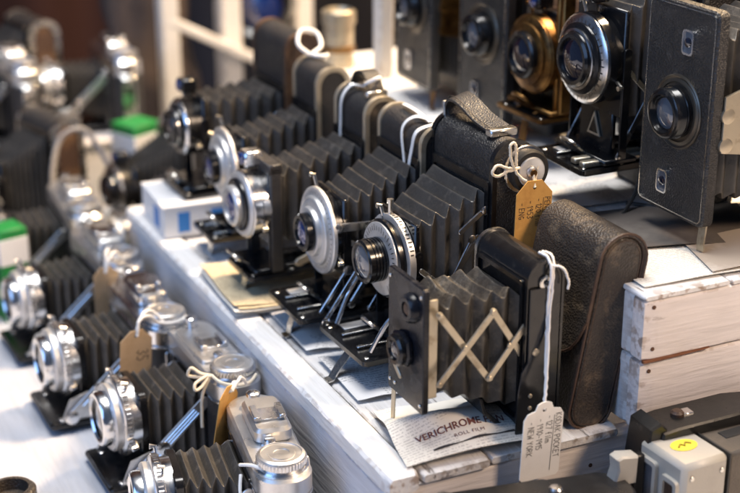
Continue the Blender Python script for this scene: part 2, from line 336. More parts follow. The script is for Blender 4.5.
# hand lettering, one stroke list per glyph
GL = {'A': [[(0, 0), (.3, 1), (.6, 0)], [(.12, .38), (.48, .38)]], 'C': [[(.55, .85), (.3, 1), (.05, .7), (.05, .3), (.3, 0), (.55, .15)]],
 'D': [[(0, 0), (0, 1), (.35, .95), (.55, .6), (.5, .25), (.3, 0), (0, 0)]], 'E': [[(.5, 1), (0, 1), (0, 0), (.5, 0)], [(0, .52), (.4, .52)]],
 'K': [[(0, 0), (0, 1)], [(.5, 1), (0, .45), (.55, 0)]], 'O': [[(.3, 1), (.05, .7), (.05, .3), (.3, 0), (.55, .3), (.55, .7), (.3, 1)]],
 'P': [[(0, 0), (0, 1), (.4, .95), (.5, .72), (.35, .5), (0, .48)]], 'T': [[(0, 1), (.6, 1)], [(.3, 1), (.3, 0)]],
 'N': [[(0, 0), (0, 1), (.5, 0), (.5, 1)]], 'W': [[(0, 1), (.17, 0), (.35, .7), (.52, 0), (.7, 1)]], 'R': [[(0, 0), (0, 1), (.4, .95), (.5, .72), (.35, .5), (0, .48)], [(.2, .48), (.55, 0)]],
 'Y': [[(0, 1), (.28, .5), (.56, 1)], [(.28, .5), (.26, 0)]], 'G': [[(.55, .85), (.3, 1), (.05, .7), (.05, .3), (.3, 0), (.55, .15), (.55, .42), (.35, .42)]],
 'U': [[(0, 1), (0, .25), (.25, 0), (.5, .25), (.5, 1)]], 'I': [[(.1, 0), (.1, 1)]], '1': [[(.05, .8), (.2, 1), (.2, 0)]],
 '2': [[(0, .8), (.2, 1), (.45, .8), (.4, .5), (0, 0), (.5, 0)]], '7': [[(0, 1), (.5, 1), (.15, 0)]], '9': [[(.5, .7), (.25, .5), (.05, .72), (.25, 1), (.5, .8), (.42, 0)]],
 '0': [[(.25, 1), (.03, .7), (.03, .3), (.25, 0), (.47, .3), (.47, .7), (.25, 1)]], '5': [[(.48, 1), (.08, 1), (.05, .58), (.35, .6), (.5, .3), (.3, 0), (0, .1)]],
 '3': [[(0, .9), (.25, 1), (.45, .78), (.18, .53), (.48, .3), (.25, 0), (0, .12)]], '-': [[(.05, .45), (.4, .45)]], 'f': [[(.45, .95), (.25, 1), (.18, .75), (.18, 0)], [(0, .55), (.38, .55)]],
 'i': [[(.1, 0), (.1, .55)], [(.1, .75), (.12, .8)]], 'l': [[(.1, 1), (.1, .1), (.2, 0)]], 'm': [[(0, 0), (0, .55)], [(0, .45), (.18, .58), (.28, .4), (.28, 0)], [(.28, .45), (.45, .58), (.56, .4), (.56, 0)]], ' ': []}
def lettering(mb, text, size, w, place, seed=1):
    """pen strokes; place(u, v) maps text space to a point"""
    rr = random.Random(seed); x = 0
    for ch in text:
        g = GL.get(ch, []); adv = .36
        for st in g:
            pts = [(p[0] * size * .8 + x + rr.uniform(-.03, .03) * size, p[1] * size + rr.uniform(-.05, .05) * size) for p in st]
            for (a, b) in zip(pts[:-1], pts[1:]):
                dx, dy = b[0] - a[0], b[1] - a[1]; l = math.hypot(dx, dy) or 1e-6; nx, ny = -dy / l * w / 2, dx / l * w / 2; ex, ey = dx / l * w / 3, dy / l * w / 3
                mb.add([place(a[0] - ex + nx, a[1] - ey + ny), place(a[0] - ex - nx, a[1] - ey - ny), place(b[0] + ex - nx, b[1] + ey - ny), place(b[0] + ex + nx, b[1] + ey + ny)], [(0, 1, 2, 3)])
            adv = max(adv, max(p[0] for p in st) + .22)
        x += adv * size * .8
    return x
def swing_tag(name, label, m, loc, rot, w, h, lines, lsize, string, cordm=None, clip=.28, th=.0006, pen=.0005, rule=None, scallop=False, group=None):
    """price tag hanging from a cord: card in its local XZ plane, hole near the top, writing turned to run downwards on the -Y face"""
    t = thing(name, label, 'tag', loc, rot, group)
    c = w * clip
    if scallop:
        out = [(-w / 2 + .002, -h), (w / 2 - .002, -h), (w / 2, -h + .002), (w / 2, -c), (w / 2 - c * .25, -c * .62), (w / 2 - c * .8, -c * .5), (w / 2 - c * .95, -c * .12), (w / 2 - c * 1.25, 0), (-w / 2 + c * 1.25, 0), (-w / 2 + c * .95, -c * .12), (-w / 2 + c * .8, -c * .5), (-w / 2 + c * .25, -c * .62), (-w / 2, -c), (-w / 2, -h + .002)]
    else:
        out = [(-w / 2, -h), (w / 2, -h), (w / 2, -c), (w / 2 - c, 0), (-w / 2 + c, 0), (-w / 2, -c)]
    hz = -.0045 if not scallop else -.005; hr = .0014
    hole = [(hr * math.cos(R(a)), hz + hr * math.sin(R(a))) for a in range(0, 360, 30)]
    bm = bmesh.new(); es = []
    for loop in (out, hole):
        vs = [bm.verts.new((p[0], -th / 2, p[1])) for p in loop]
        for i in range(len(vs)): es.append(bm.edges.new((vs[i], vs[(i + 1) % len(vs)])))
    bmesh.ops.triangle_fill(bm, edges=es, use_beauty=True)
    r_ = bmesh.ops.extrude_face_region(bm, geom=bm.faces[:]); bmesh.ops.translate(bm, vec=(0, th, 0), verts=[e for e in r_['geom'] if isinstance(e, bmesh.types.BMVert)])
    bm.verts.index_update(); mb = MB(); mb.add([v.co[:] for v in bm.verts], [[v.index for v in f.verts] for f in bm.faces]); bm.free()
    obj('card', mb, m, t)
    if lines:
        mb = MB(); y = -th / 2 - .00015
        for i, (txt, off) in enumerate(lines):
            xb = w / 2 - lsize * 1.35 - i * lsize * 1.55
            lettering(mb, txt, lsize, pen, lambda u, v, xb=xb, off=off: (xb + v, y, -off - u), 11 + i)
        if rule: xb = w / 2 - lsize * 1.62; mb.add([(xb, y, -rule[0]), (xb + pen, y, -rule[0]), (xb - pen * .6, y, -rule[1]), (xb - pen * 1.6, y, -rule[1])], [(0, 1, 2, 3)])
        obj('handwriting', mb, ink, t)
    inv = (Matrix.Translation(Vector(loc)) @ Matrix.Rotation(rot[2], 4, 'Z') @ Matrix.Rotation(rot[1], 4, 'Y') @ Matrix.Rotation(rot[0], 4, 'X')).inverted()
    for path, r in string:
        q_ = smooth_path([inv @ Vector(p) for p in path], 10); q_ = [v + noise.noise_vector(v * 420) * .0005 for v in q_]
        mb = MB().tube(q_, [r * (.85 + .3 * abs(math.sin(k * 1.3 + rnd.random()))) for k in range(len(q_))], 7); obj('string', mb, cordm or cord, t)
    return t

# ------------------------------------------------------------------ the setting
def board(parent, name, x0, x1, y0, y1, z0, z1, m, b=.0012, wob=.0006):
    """a painted board with slightly uneven edges; origin at its own centre so grain differs"""
    c = ((x0 + x1) / 2, (y0 + y1) / 2, (z0 + z1) / 2); d = [x1 - x0, y1 - y0, z1 - z0]; ax = d.index(max(d)); p_, q_ = [i for i in range(3) if i != ax]
    hp, hq = d[p_] / 2, d[q_] / 2; n = min(110, max(6, int(d[ax] / .006))); sd = rnd.uniform(0, 99); mb = MB(); vs = []; fs = []; sec = []
    g = min(.0016, hp * .3, hq * .3)
    for sp, sq in ((1, 1), (-1, 1), (-1, -1), (1, -1)):
        q4 = [(sp * hp, sq * (hq - b - g), 0), (sp * hp, sq * (hq - b), 1), (sp * (hp - b), sq * hq, 1), (sp * (hp - b - g), sq * hq, 0)]
        sec += q4 if sp * sq > 0 else q4[::-1]
    M = len(sec)
    for k in range(n + 1):
        u = -d[ax] / 2 + d[ax] * k / n; e = b * .7 if k in (0, n) else 0
        for i, (p, q, w) in enumerate(sec):
            j = (noise.noise(Vector((u * 70 + sd, i // 4 * 7.3, sd))) * .0005 + noise.noise(Vector((u * 260, i // 4 * 3.1, sd))) * .00045) * w
            v = [0, 0, 0]; v[ax] = u; v[p_] = p - math.copysign(max(j, 0) + e, p); v[q_] = q - math.copysign(max(-j, 0) + e, q); vs.append(tuple(v))
    for k in range(n):
        for i in range(M): l = (i + 1) % M; fs.append((k * M + i, k * M + l, k * M + M + l, k * M + M + i))
    fs += [tuple(range(M)), tuple(n * M + i for i in range(M))]; mb.add(vs, fs)
    o = obj(name, mb, m, parent, c, (rnd.uniform(-1, 1) * wob, rnd.uniform(-1, 1) * wob, rnd.uniform(-1, 1) * wob * 2)); return o
TZ = -.1
tab = obj('table_top', MB().box(-.75, 1.5, -.2, 1.64, TZ - .03, TZ, .002), wood('table_paint', (.52, .53, .57), .5, 'y', 4, raw=(.4, .33, .28), thr=.72, edge=0)); tab['kind'] = 'structure'
# backdrop: heavy dark curtains closing off the stall behind the table
def curtain(name, label, m, x0, x1, y, seed):
    n = int((x1 - x0) / .02); vs = []; fs = []
    for k, z in enumerate((-.9, .1, 1.5)):
        for i in range(n + 1):
            x = x0 + (x1 - x0) * i / n; vs.append((x, y + .035 * math.sin(x * 34 + seed) + .025 * math.sin(x * 17 + seed * 2 + k * .3), z))
    for k in range(2):
        for i in range(n): a = k * (n + 1) + i; fs.append((a, a + 1, a + n + 2, a + n + 1))
    m2 = len(vs); vs += [(v[0], v[1] + .012, v[2]) for v in vs]; fs += [tuple(q + m2 for q in f[::-1]) for f in fs]
    return tag(obj(name, MB().add(vs, fs), m, ang=80), label, 'curtain')
curtain('curtain', 'dark rust red curtain hanging behind the far cameras', curt_red, -.4, .735, 2.3, 0)
curtain('curtain', 'dark navy curtain hanging between the rust and brown ones', curt_navy, .74, 1.0, 2.34, 2)
curtain('curtain', 'near black brown curtain behind the white posts', curt_brown, 1.0, 3.2, 2.28, 5)

X0, YE = .321, .6457          # lower-left edge and near end of the middle step
st = thing('display_step', 'long low white painted display step carrying the row of upright folding cameras', 'display stand', (0, 0, 0))
board(st, 'edge_board', X0, X0 + .021, YE, 1.165, -.012, .001, paint_y, .0018)
xs = [X0 + .0225, X0 + .068, X0 + .112, .4795]
for i in range(3): board(st, 'top_plank', xs[i] + (.0008 if i else 0), xs[i + 1] - .0008, YE + .002 * (i % 2), 1.165, -.0075, -.0012 - .0005 * (i % 2), paint_worn, .001)
board(st, 'side_board', X0 + .0015, X0 + .014, YE + .002, 1.16, TZ, -.0125, wood('side_paint', (.7, .7, .73), .6, 'y', 5, thr=.72), .001)
board(st, 'end_board', X0 + .015, .60, YE + .003, YE + .016, -.056, -.0078, paint_x, .001)
board(st, 'end_board', X0 + .015, .60, YE + .004, YE + .016, TZ, -.0572, paint_x, .001)
XU, YU, ZU = .4815, .632, .09
up = thing('display_crate', 'tall white painted wooden crate with a brown split between its end boards', 'crate', (0, 0, 0))
board(up, 'end_board', XU, .86, YU, YU + .013, .0475, ZU - .0038, paint_x, .0012)
board(up, 'end_board', XU + .0006, .86, YU + .0012, YU + .0135, .0005, .0462, paint_x, .0012)
board(up, 'end_board', XU + .121, .86, YU + .0012, YU + .0135, TZ, -.0005, paint_x, .0012)
board(up, 'side_board', XU + .0005, XU + .012, YU + .0138, 1.26, .0472, ZU - .0038, paint_y, .001)
board(up, 'side_board', XU + .0008, XU + .012, YU + .0138, 1.26, .0005, .0462, paint_y, .001)
ux = [XU - .0008, XU + .062, XU + .125, XU + .19, XU + .255, .86]
for i in range(5): board(up, 'top_plank', ux[i] + (.0004 if i == 0 else 0), ux[i + 1] - .0008, YU - .0003 - .0004 * (i % 2), 1.26, ZU - .0036, ZU - .0004 * (i % 2), paint_y, .0007)
for x, z in ((XU + .006, .082), (XU + .007, .055), (XU + .0065, .040), (XU + .006, .008), (XU + .14, .079), (XU + .142, .052)): obj('nail_head', MB().lathe([(.0014, 0), (.0013, .0005), (.0003, .0006)], (x, YU + (.0002 if z > .047 else .0014), z), (0, -1, 0), 12), mat('rusty_nail', (.12, .06, .035), .7, .4), up)
for x in (X0 + .03, X0 + .09, X0 + .14): obj('nail_head', MB().lathe([(.0014, 0), (.0013, .0005), (.0003, .0006)], (x, YE + .0031, -.025), (0, -1, 0), 12), MATS['rusty_nail'], st)
# bare wood splinter in the joint of the end boards
mb = MB(); pts = [(XU + .001, .0464), (XU + .02, .0464), (XU + .046, .0472), (XU + .05, .0479), (XU + .03, .0482), (XU + .012, .0486), (XU + .001, .0482)]
mb.prism(pts, 'y', YU - .0006, YU + .002, .0003); obj('split', mb, mat('raw_split_wood', (.2, .075, .03), .7, noise_col=(.09, .03, .015), nscale=200, stretch=(.2, 1, 1)), up)

# ------------------------------------------------------------------ papers
def sheet(name, label, m, corners, hfun, n=26, th=.0004, kindcat='paper'):
    """thin paper over the quad `corners` (world xy), height hfun(u,v)"""
    A, B_, C_, D = [Vector((*c, 0)) for c in corners]; vs = []; fs = []
    for s_ in (0, 1):
        for j in range(n + 1):
            for i in range(n + 1):
                u, v = i / n, j / n; p = A * (1 - u) * (1 - v) + B_ * u * (1 - v) + C_ * u * v + D * (1 - u) * v
                vs.append((p.x, p.y, hfun(u, v) + s_ * th))
    N = (n + 1) ** 2
    for j in range(n):
        for i in range(n):
            a = j * (n + 1) + i; q = (a, a + 1, a + n + 2, a + n + 1); fs.append(tuple(k + N for k in q)); fs.append(q[::-1])
    bd = [i for i in range(n + 1)] + [(j + 1) * (n + 1) - 1 for j in range(1, n + 1)] + [n * (n + 1) + i for i in range(n - 1, -1, -1)] + [j * (n + 1) for j in range(n - 1, 0, -1)]
    for a, b in zip(bd, bd[1:] + bd[:1]): fs.append((a, b, b + N, a + N))
    return tag(obj(name, MB().add(vs, fs), m, ang=70), label, kindcat)
# film wrapper with its brand line
WR = ((.336, .652), (.432, .6465), (.444, .706), (.348, .722))
def wz(u, v):
    lift = .0115 * math.exp(-((v - .62 + .12 * math.sin(u * 3)) / .2) ** 2) * (.35 + .65 * math.sin(math.pi * min(1, u * 1.1))) + .004 * math.exp(-((v - .2) / .18) ** 2) * math.sin(3 * u)
    return .0024 + max(lift, 0) + .0012 * abs(math.sin(u * 9 + v * 3)) * v + (.002 * (1 - v) ** 3 * math.sin(u * math.pi))
wrap = thing('film_wrapper', 'crumpled white roll film wrapper with red lettering lying under the pocket camera', 'wrapper')
sh = sheet('paper', 'x', paper_white, WR, wz, 34)
for k in ('label', 'category'): del sh[k]
sh.parent = wrap
def wpos(u, v):
    A, B_, C_, D = [Vector((*c, 0)) for c in WR]; p = A * (1 - u) * (1 - v) + B_ * u * (1 - v) + C_ * u * v + D * (1 - u) * v
    return (p.x, p.y, wz(u, v) + .0007)
def font_mesh(text, size, spacing=1.0, bold=0):
    cu = bpy.data.curves.new('t', 'FONT'); cu.body = text; cu.size = size; cu.space_character = spacing; cu.offset = bold; cu.resolution_u = 3
    o = bpy.data.objects.new('t', cu); C.objects.link(o); dg = bpy.context.evaluated_depsgraph_get(); dg.update()
    me = bpy.data.meshes.new_from_object(o.evaluated_get(dg)); vs = [v.co.copy() for v in me.vertices]; fs = [tuple(p.vertices) for p in me.polygons]
    bpy.data.objects.remove(o); bpy.data.curves.remove(cu); bpy.data.meshes.remove(me); return vs, fs
def print_on_wrapper(text, u0, v0, size, sp, m, bold, slope=0.0):
    vs, fs = font_mesh(text, size, sp, bold)
    obj('lettering', MB().add([wpos(u0 + q.x / .1, v0 + q.y / .066 + slope * q.x / .1) for q in vs], fs), m, wrap)
print_on_wrapper('VERICHROME PAN', .13, .27, .0072, 1.0, print_ink, .00012, .06)
print_on_wrapper('ROLL FILM', .36, .185, .0040, 1.15, print_ink, 0, .06)
mb = MB(); q = []
for i in range(15): q += [wpos(.2 + .04 * i, .09 + .003 * i), wpos(.2 + .04 * i, .112 + .003 * i + .01 * math.sin(i))]
mb.add(q, [(2 * i, 2 * i + 2, 2 * i + 3, 2 * i + 1) for i in range(14)]); obj('printed_rule', mb, ink, wrap)
sheet('newspaper_sheet', 'grey printed sheet lying on the step under the strapped camera bed', paper_news, ((.347, .742), (.405, .735), (.41, .80), (.349, .81)), lambda u, v: .0012 + .0014 * math.sin(u * 5 + v * 2) ** 2)
sheet('newspaper_sheet', 'grey printed sheet under the bed of the silver ringed camera', paper_news, ((.346, .822), (.40, .815), (.41, .885), (.348, .892)), lambda u, v: .0012 + .0016 * math.sin(u * 4 + 1) ** 2)
ys = thing('paper_stack', 'stack of yellowed printed leaflets under the black framed camera foot', 'paper', (0, 0, 0))
for i in range(7):
    dx, dy, r_ = rnd.uniform(-.003, .003), rnd.uniform(-.003, .003), rnd.uniform(-.002, .002)
    o = sheet('leaflet', 'x', paper_yellow if i in (5, 6, 3) else paper_blank, ((.324 + dx, .898 + dy + r_), (.402 + dx, .888 + dy), (.41 + dx, .972 + dy), (.327 + dx - r_, .985 + dy)), lambda u, v, i=i: .0016 + .0009 * i + .0022 * (1 - u) ** 4 * (i / 6) * (1 + .5 * math.sin(7 * v + i * .4)) + .0004 * math.sin(u * 8 + i), 14)
    for k in ('label', 'category'): del o[k]
    o.parent = ys
sheet('newspaper_sheet', 'grey printed sheet on the step between yellowed leaflets and small white box', paper_news, ((.345, 1.0), (.40, .99), (.41, 1.05), (.348, 1.055)), lambda u, v: .0012 + .0014 * math.sin(u * 5 + v * 2) ** 2)
zt = ZU + .0012
sheet('loose_sheet', 'dark sheet painted as shadow on the crate in front of the flat faced camera', mat('shadow_sheet', (.1, .085, .075), .6, noise_col=(.16, .14, .12), nscale=25), ((.492, .70), (.60, .665), (.63, .735), (.515, .765)), lambda u, v: zt + .0016 + .002 * math.sin(u * 3) ** 2)  # dark colour stands in for the shadow under the flat faced camera
sheet('loose_sheet', 'white printed leaflet on the crate with its corner past the plank edge', paper_white, ((.487, .642), (.585, .636), (.60, .69), (.49, .70)), lambda u, v: zt + .0008 * math.sin(u * 3) ** 2)
sheet('loose_sheet', 'brownish printed leaflet under the foot of the flat faced camera', mat('brown_leaflet', (.4, .34, .28), .7, noise_col=(.55, .5, .44), nscale=40), ((.535, .64), (.65, .636), (.66, .69), (.55, .69)), lambda u, v: zt + .0022 + .001 * math.sin(u * 4) ** 2)
sheet('loose_sheet', 'white printed leaflet on the crate under the triangle badge camera', paper_news, ((.49, .78), (.57, .775), (.58, .86), (.49, .86)), lambda u, v: zt + .0006 * math.sin(u * 3) ** 2)

# ------------------------------------------------------------------ upright roll-film folding cameras (lens looks along -X, body stands on its end)
def shutter(t, style, x, zc, r):
    o = (x, 0, zc); d = (-1, 0, 0)
    if style == 'silver':
        sh = obj('shutter', MB().lathe([(r * .88, -.013), (r * .9, -.012), (r * .9, -.009), (r * .86, -.0085), (r * .86, -.006), (r * .9, -.0055), (r * .9, -.0015), (r * .5, -.001)], o, d, 48), enamel, t)
        obj('face_ring', MB().lathe([(r * .93, -.0022), (r, -.0018), (r, .0004), (r * .97, .0012), (r * .93, .0008), (r * .8, .0014), (r * .785, .0038), (r * .76, .0044), (r * .74, .0038), (r * .62, .0048), (r * .58, .0046), (r * .55, .0072), (r * .52, .0076), (r * .44, .0072)], o, d, 56), silver, sh)
        ring_ticks(sh, (x - .0015, 0, zc), r * .84, r * .9, 40, 20, 330)
        obj('lens_barrel', MB().lathe([(r * .44, .006), (r * .44, .0125), (r * .4, .0135), (r * .33, .0135), (r * .3, .011), (r * .05, .0108)], o, d, 36), enamel, sh)
        obj('lens_glass', MB().lathe([(r * .31, .0112), (r * .25, .0125), (r * .14, .0134), (r * .03, .0137)], o, d, 28), glass_blue, sh)
    elif style == 'dial':
        sh = obj('shutter', MB().lathe([(r * .95, -.014), (r * .95, -.001), (r, 0), (r, .002), (r * .97, .0026), (r * .45, .003)], o, d, 48), enamel, t)
        obj('dial_plate', MB().lathe([(r * .93, .0026), (r * .93, .0036), (r * .9, .004), (r * .4, .0042)], o, d, 48), silver, sh)
        ring_ticks(sh, (x - .0042, 0, zc), r * .72, r * .84, 34, -60, 240)
        obj('scale_rim', MB().lathe([(r * 1.0, -.0085), (r * 1.09, -.008), (r * 1.1, -.0035), (r * 1.02, -.003)], o, d, 48), silver, sh)
        mb = MB()
        for i in range(26):
            a = R(20 + 140 * i / 25); c, s_ = math.cos(a), math.sin(a); rr = r * 1.105; w = .0005
            mb.add([(x + q, c * rr - s_ * w * e, zc + s_ * rr + c * w * e) for q, e in ((.0045, -1), (.0045, 1), (.0066 if i % 2 else .0074, 1), (.0066 if i % 2 else .0074, -1))], [(0, 1, 2, 3)])
        obj('scale_marks', mb, tick_ink, sh)
        pr = [(r * .54, .003)]
        for k in range(4): pr += [(r * .56, .0045 + k * .0022), (r * .56, .006 + k * .0022), (r * .535, .0062 + k * .0022), (r * .535, .0066 + k * .0022)]
        obj('lens_barrel', MB().lathe(pr + [(r * .55, .0135), (r * .55, .0165), (r * .5, .0175), (r * .43, .0172), (r * .4, .0155), (r * .05, .0152)], o, d, 40), enamel, sh)
        obj('lens_glass', MB().lathe([(r * .44, .0158), (r * .36, .0172), (r * .2, .0182), (r * .04, .0187)], o, d, 30), glass_grey, sh)
    elif style in ('compur', 'brass', 'black'):
        m1 = {'compur': chrome, 'brass': brass, 'black': enamel}[style]; m2 = {'compur': silver, 'brass': brass, 'black': chrome}[style]
        sh = obj('shutter', MB().lathe([(r * .95, -.012), (r * .95, -.004), (r, -.003), (r, .003), (r * .95, .004), (r * .8, .0045)], o, d, 48), m1, t)
        obj('speed_ring', MB().lathe([(r * .97, .003), (r * .97, .0045), (r * .9, .0062), (r * .78, .0065), (r * .76, .005)], o, d, 48), m2, sh)
        obj('inner_ring', MB().lathe([(r * .8, .004), (r * .78, .008), (r * .7, .009), (r * .58, .009), (r * .56, .0075)], o, d, 44), enamel if style != 'brass' else brass, sh)
        obj('lens_ring', MB().lathe([(r * .6, .007), (r * .6, .0125), (r * .55, .014), (r * .47, .014), (r * .44, .011), (r * .06, .0108)], o, d, 40), enamel if style != 'compur' else m2, sh)
        if style == 'black':
            obj('chrome_rim', MB().lathe([(r * .66, .0088), (r * .665, .0102), (r * .61, .0106), (r * .6, .0088)], o, d, 40), chrome, sh)
            ring_ticks(sh, (x - .0066, 0, zc), r * .8, r * .88, 36, 0, 360, m=tick_ink)
        obj('lens_glass', MB().lathe([(r * .46, .0112), (r * .36, .0128), (r * .2, .0138), (r * .04, .0142)], o, d, 30), glass_blue if style == 'compur' else glass, sh)
    # small levers and screws round the rim
    for a, l in ((70, .008), (-35, .006), (200, .007)):
        c, s_ = math.cos(R(a)), math.sin(R(a)); p = (x + .004, c * r * .92, zc + s_ * r * .92); q = (x + .003, c * (r + l), zc + s_ * (r + l))
        obj('lever', MB().tube([p, q, (q[0] - .003, q[1], q[2])], [.0011, .0013, .0018], 8), nickel if style != 'brass' else brass, sh)
    return sh
def upright(name, label, X, Y, Z=0, rz=0, w=.068, h=.148, t=.027, bl=.087, bw=.058, bz=.02, lz=.072, rx=-.06, r=.027, style='silver', foot=(-.08, -.088), trim=nickel, body_m=leather, end_m=None,
            strap=None, nf=9, s0=(.02, .024), s1=(.029, .047), zb=.078, arms=True, bell=cloth, cat='camera', group=None, rum=.0006, frame_m=enamel, finder=True, trim_w=.0034):
    T = thing(name, label, cat, (X, Y, Z), (0, 0, rz), group)
    prof = arch(0, t, .001, h, t * .49, .005); e = .004
    obj('body', MB().prism(prof, 'y', -w / 2 + e, w / 2 - e), body_m, T, ang=30)
    for s_ in (-1, 1):
        out = arch(-.0009, t + .0009, 0, h + .0009, t * .49, .005); inn = shrink(out, trim_w)
        a, b = (-w / 2, -w / 2 + e + .0004) if s_ < 0 else (w / 2 - e - .0004, w / 2)
        p = obj('end_trim', frame_prism(MB(), out, inn, 'y', a, b), trim, T)
        obj('end_panel', MB().prism(shrink(out, trim_w - .0002), 'y', a + .0009, b - .0009, .0005), end_m or body_m, p)
    # front frame round the bellows mouth
    fo = rrect(s1[0] + .003, s1[1] + .004, .003, 3, 0, zb); fi = rrect(s1[0] - .0015, s1[1] - .0015, .002, 3, 0, zb)
    obj('front_frame', frame_prism(MB(), fo, fi, 'x', -.0022, .0006), frame_m, T)
    obj('bellows', bellows(rx + .011, -.0005, s0, s1, lz, zb, nf, .0048, rum, X * 50), bell, T, ang=28)
    # drop bed
    bed = obj('bed', MB().prism([(-bl + .003, -bw / 2), (-.001, -bw / 2), (-.001, bw / 2), (-bl + .003, bw / 2), (-bl, bw / 2 - .003), (-bl, -bw / 2 + .003)], 'z', bz - .0035, bz, .0007), enamel, T)
    obj('bed_rim', frame_prism(MB(), rrect(bl / 2 + .0004, bw / 2 + .0005, .003, 3, -bl / 2, 0), rrect(bl / 2 - .0016, bw / 2 - .0016, .002, 3, -bl / 2, 0), 'z', bz - .002, bz + .0008), enamel if style != 'brass' else brass, bed)
    for y in (-.011, .011): obj('rail', MB().box(-bl + .006, -.004, y - .0016, y + .0016, bz + .0002, bz + .002, .0005), nickel if style not in ('brass',) else brass, bed)
    for px_, py_ in ((-bl + .005, -bw / 2 + .006), (-bl + .005, bw / 2 - .006), (-bl + .035, -bw / 2 + .006)): screw(bed, (px_, py_, bz), (0, 0, 1), .0019)
    obj('distance_scale', MB().box(-bl + .012, -bl + .04, bw / 2 - .014, bw / 2 - .005, bz, bz + .0008, .0003), silver, bed)
    # lens standard on its slide
    st_ = obj('lens_standard', MB().box(rx + .0085, rx + .0125, -s0[0] - .002, s0[0] + .002, lz - s0[1] - .002, lz + s0[1] + .001, .0012), enamel, T)
    mb = MB()
    for s_ in (-1, 1): mb.bar((rx + .0105, s_ * (s0[0] + .0035), bz + .004), (rx + .0105, s_ * (s0[0] + .0035), lz + .008), .006, .0016, (0, 1, 0))
    mb.box(rx - .004, rx + .022, -s0[0] - .005, s0[0] + .005, bz + .0018, bz + .0055, .001)
    obj('slide', mb, enamel if style != 'brass' else brass, st_)
    obj('locking_clip', MB().tube(smooth_path([(rx - .003, -.006, bz + .005), (rx - .012, -.008, bz + .012), (rx - .014, 0, bz + .014), (rx - .012, .008, bz + .012), (rx - .003, .006, bz + .005)], 5), .0014, 7), nickel if style != 'brass' else brass, st_)
    shutter(T, style, rx, lz, r)
    # finder on top of the standard
    if finder: obj('reflex_finder', MB().box(rx - .003, rx + .011, -.007, .007, lz + s0[1] + .003, lz + s0[1] + .014, .0015), enamel if style not in ('compur',) else chrome, st_)
    if finder: obj('finder_window', MB().lathe([(.0045, 0), (.0045, .001), (.003, .0018)], (rx - .003, 0, lz + s0[1] + .0085), (-1, 0, 0), 18), glass_blue, st_)
    if arms:
        for s_ in (-1, 1):
            y = s_ * (bw / 2 - .0012)
            a = obj('strut', MB().bar((-.006, y, zb + .014), (-.05, y, bz + .006), .0042, .0011, (0, 1, 0)), chrome if style != 'brass' else brass, T)
            screw(a, (-.028, y + s_ * .0006, (zb + .014 + bz + .006) / 2), (0, s_, 0), .0024); screw(a, (-.05, y + s_ * .0006, bz + .006), (0, s_, 0), .0026)
            obj('link', MB().bar((-.03, y + s_ * .0012, (zb + bz) / 2 + .012), (rx + .012, y * .86, lz - .002), .0036, .001, (0, 1, 0)), nickel if style != 'brass' else brass, a)
    if foot:
        x0, x1 = foot
        f = MB().ribbon([(x0, -.004, bz - .003), (x0 * .35 + x1 * .65, -.004, bz * .35), (x1 + .0008, -.004, .0012), (x1 - .003, -.004, .0006)], (0, 1, 0), .0075, .0009)
        obj('foot', f, nickel if style != 'brass' else brass, T)
    if strap is not None:
        pts = [(t / 2, -w * .28, h - .002), (t / 2, -w * .27, h + .004), (t / 2, -w * .1, h + .006 + strap), (t / 2, w * .14, h + .004 + strap * 1.05), (t / 2, w * .27, h + .004), (t / 2, w * .28, h - .002)]
        s1_ = obj('strap', MB().ribbon(smooth_path(pts, 6), (1, 0, 0), .012, .0016), leather, T)
        for y in (-w * .275, w * .275): obj('strap_buckle', MB().box(t / 2 - .0085, t / 2 + .0085, y - .003, y + .003, h - .002, h + .003, .0008), nickel, s1_)
    return T

GM = 'upright folding cameras on the long white step'
M2 = upright('folding_camera', 'black folding camera with arched leather strap, round winder and silver dial shutter', .442, .785, 0, R(1.5), w=.08, h=.156, t=.03, bl=.088, bw=.066, bz=.022, lz=.077, rx=-.056, r=.026, style='dial', foot=(-.083, -.098), trim=enamel, body_m=leather_grey, nf=5, s0=(.023, .0275), s1=(.034, .048), zb=.079, strap=None, finder=False, group=GM)
M3 = upright('folding_camera', 'black folding camera with big silver shutter ring and white tape tied round it', .434, .858, 0, R(-1), w=.07, h=.146, t=.026, bl=.089, bw=.06, bz=.021, lz=.073, rx=-.062, r=.0305, style='silver', foot=(-.082, -.088), trim=champagne, nf=6, s0=(.022, .0265), s1=(.03, .045), zb=.076, bell=cloth, finder=False, group=GM)
M4 = upright('folding_camera', 'black folding camera with narrow chrome shutter disc and brown worn side panel', .433, .937, 0, R(1), w=.053, h=.145, t=.027, bl=.092, bw=.046, bz=.022, lz=.072, rx=-.084, r=.025, style='compur', foot=(-.088, -.092), trim=champagne, end_m=leather_brown, nf=7, s0=(.018, .026), s1=(.0225, .040), zb=.072, group=GM, strap=.008, arms=False)
M5 = upright('folding_camera', 'black folding camera with cream white shutter ring behind the chrome disc one', .434, 1.023, 0, R(-1), w=.05, h=.147, t=.027, bl=.09, bw=.046, bz=.021, lz=.073, rx=-.07, r=.030, style='silver', foot=(-.084, -.086), trim=champagne, nf=6, s0=(.018, .026), s1=(.0215, .040), zb=.072, group=GM, finder=False)
M6 = upright('folding_camera', 'dark brown edged folding camera standing over the small white and blue box', .438, 1.108, 0, R(1), w=.07, h=.158, t=.03, bl=.09, bw=.058, bz=.032, lz=.084, rx=-.078, r=.024, style='black', foot=None, trim=leather_rust, end_m=leather_rust, nf=6, group=GM, zb=.078, s0=(.02, .026), s1=(.028, .034))
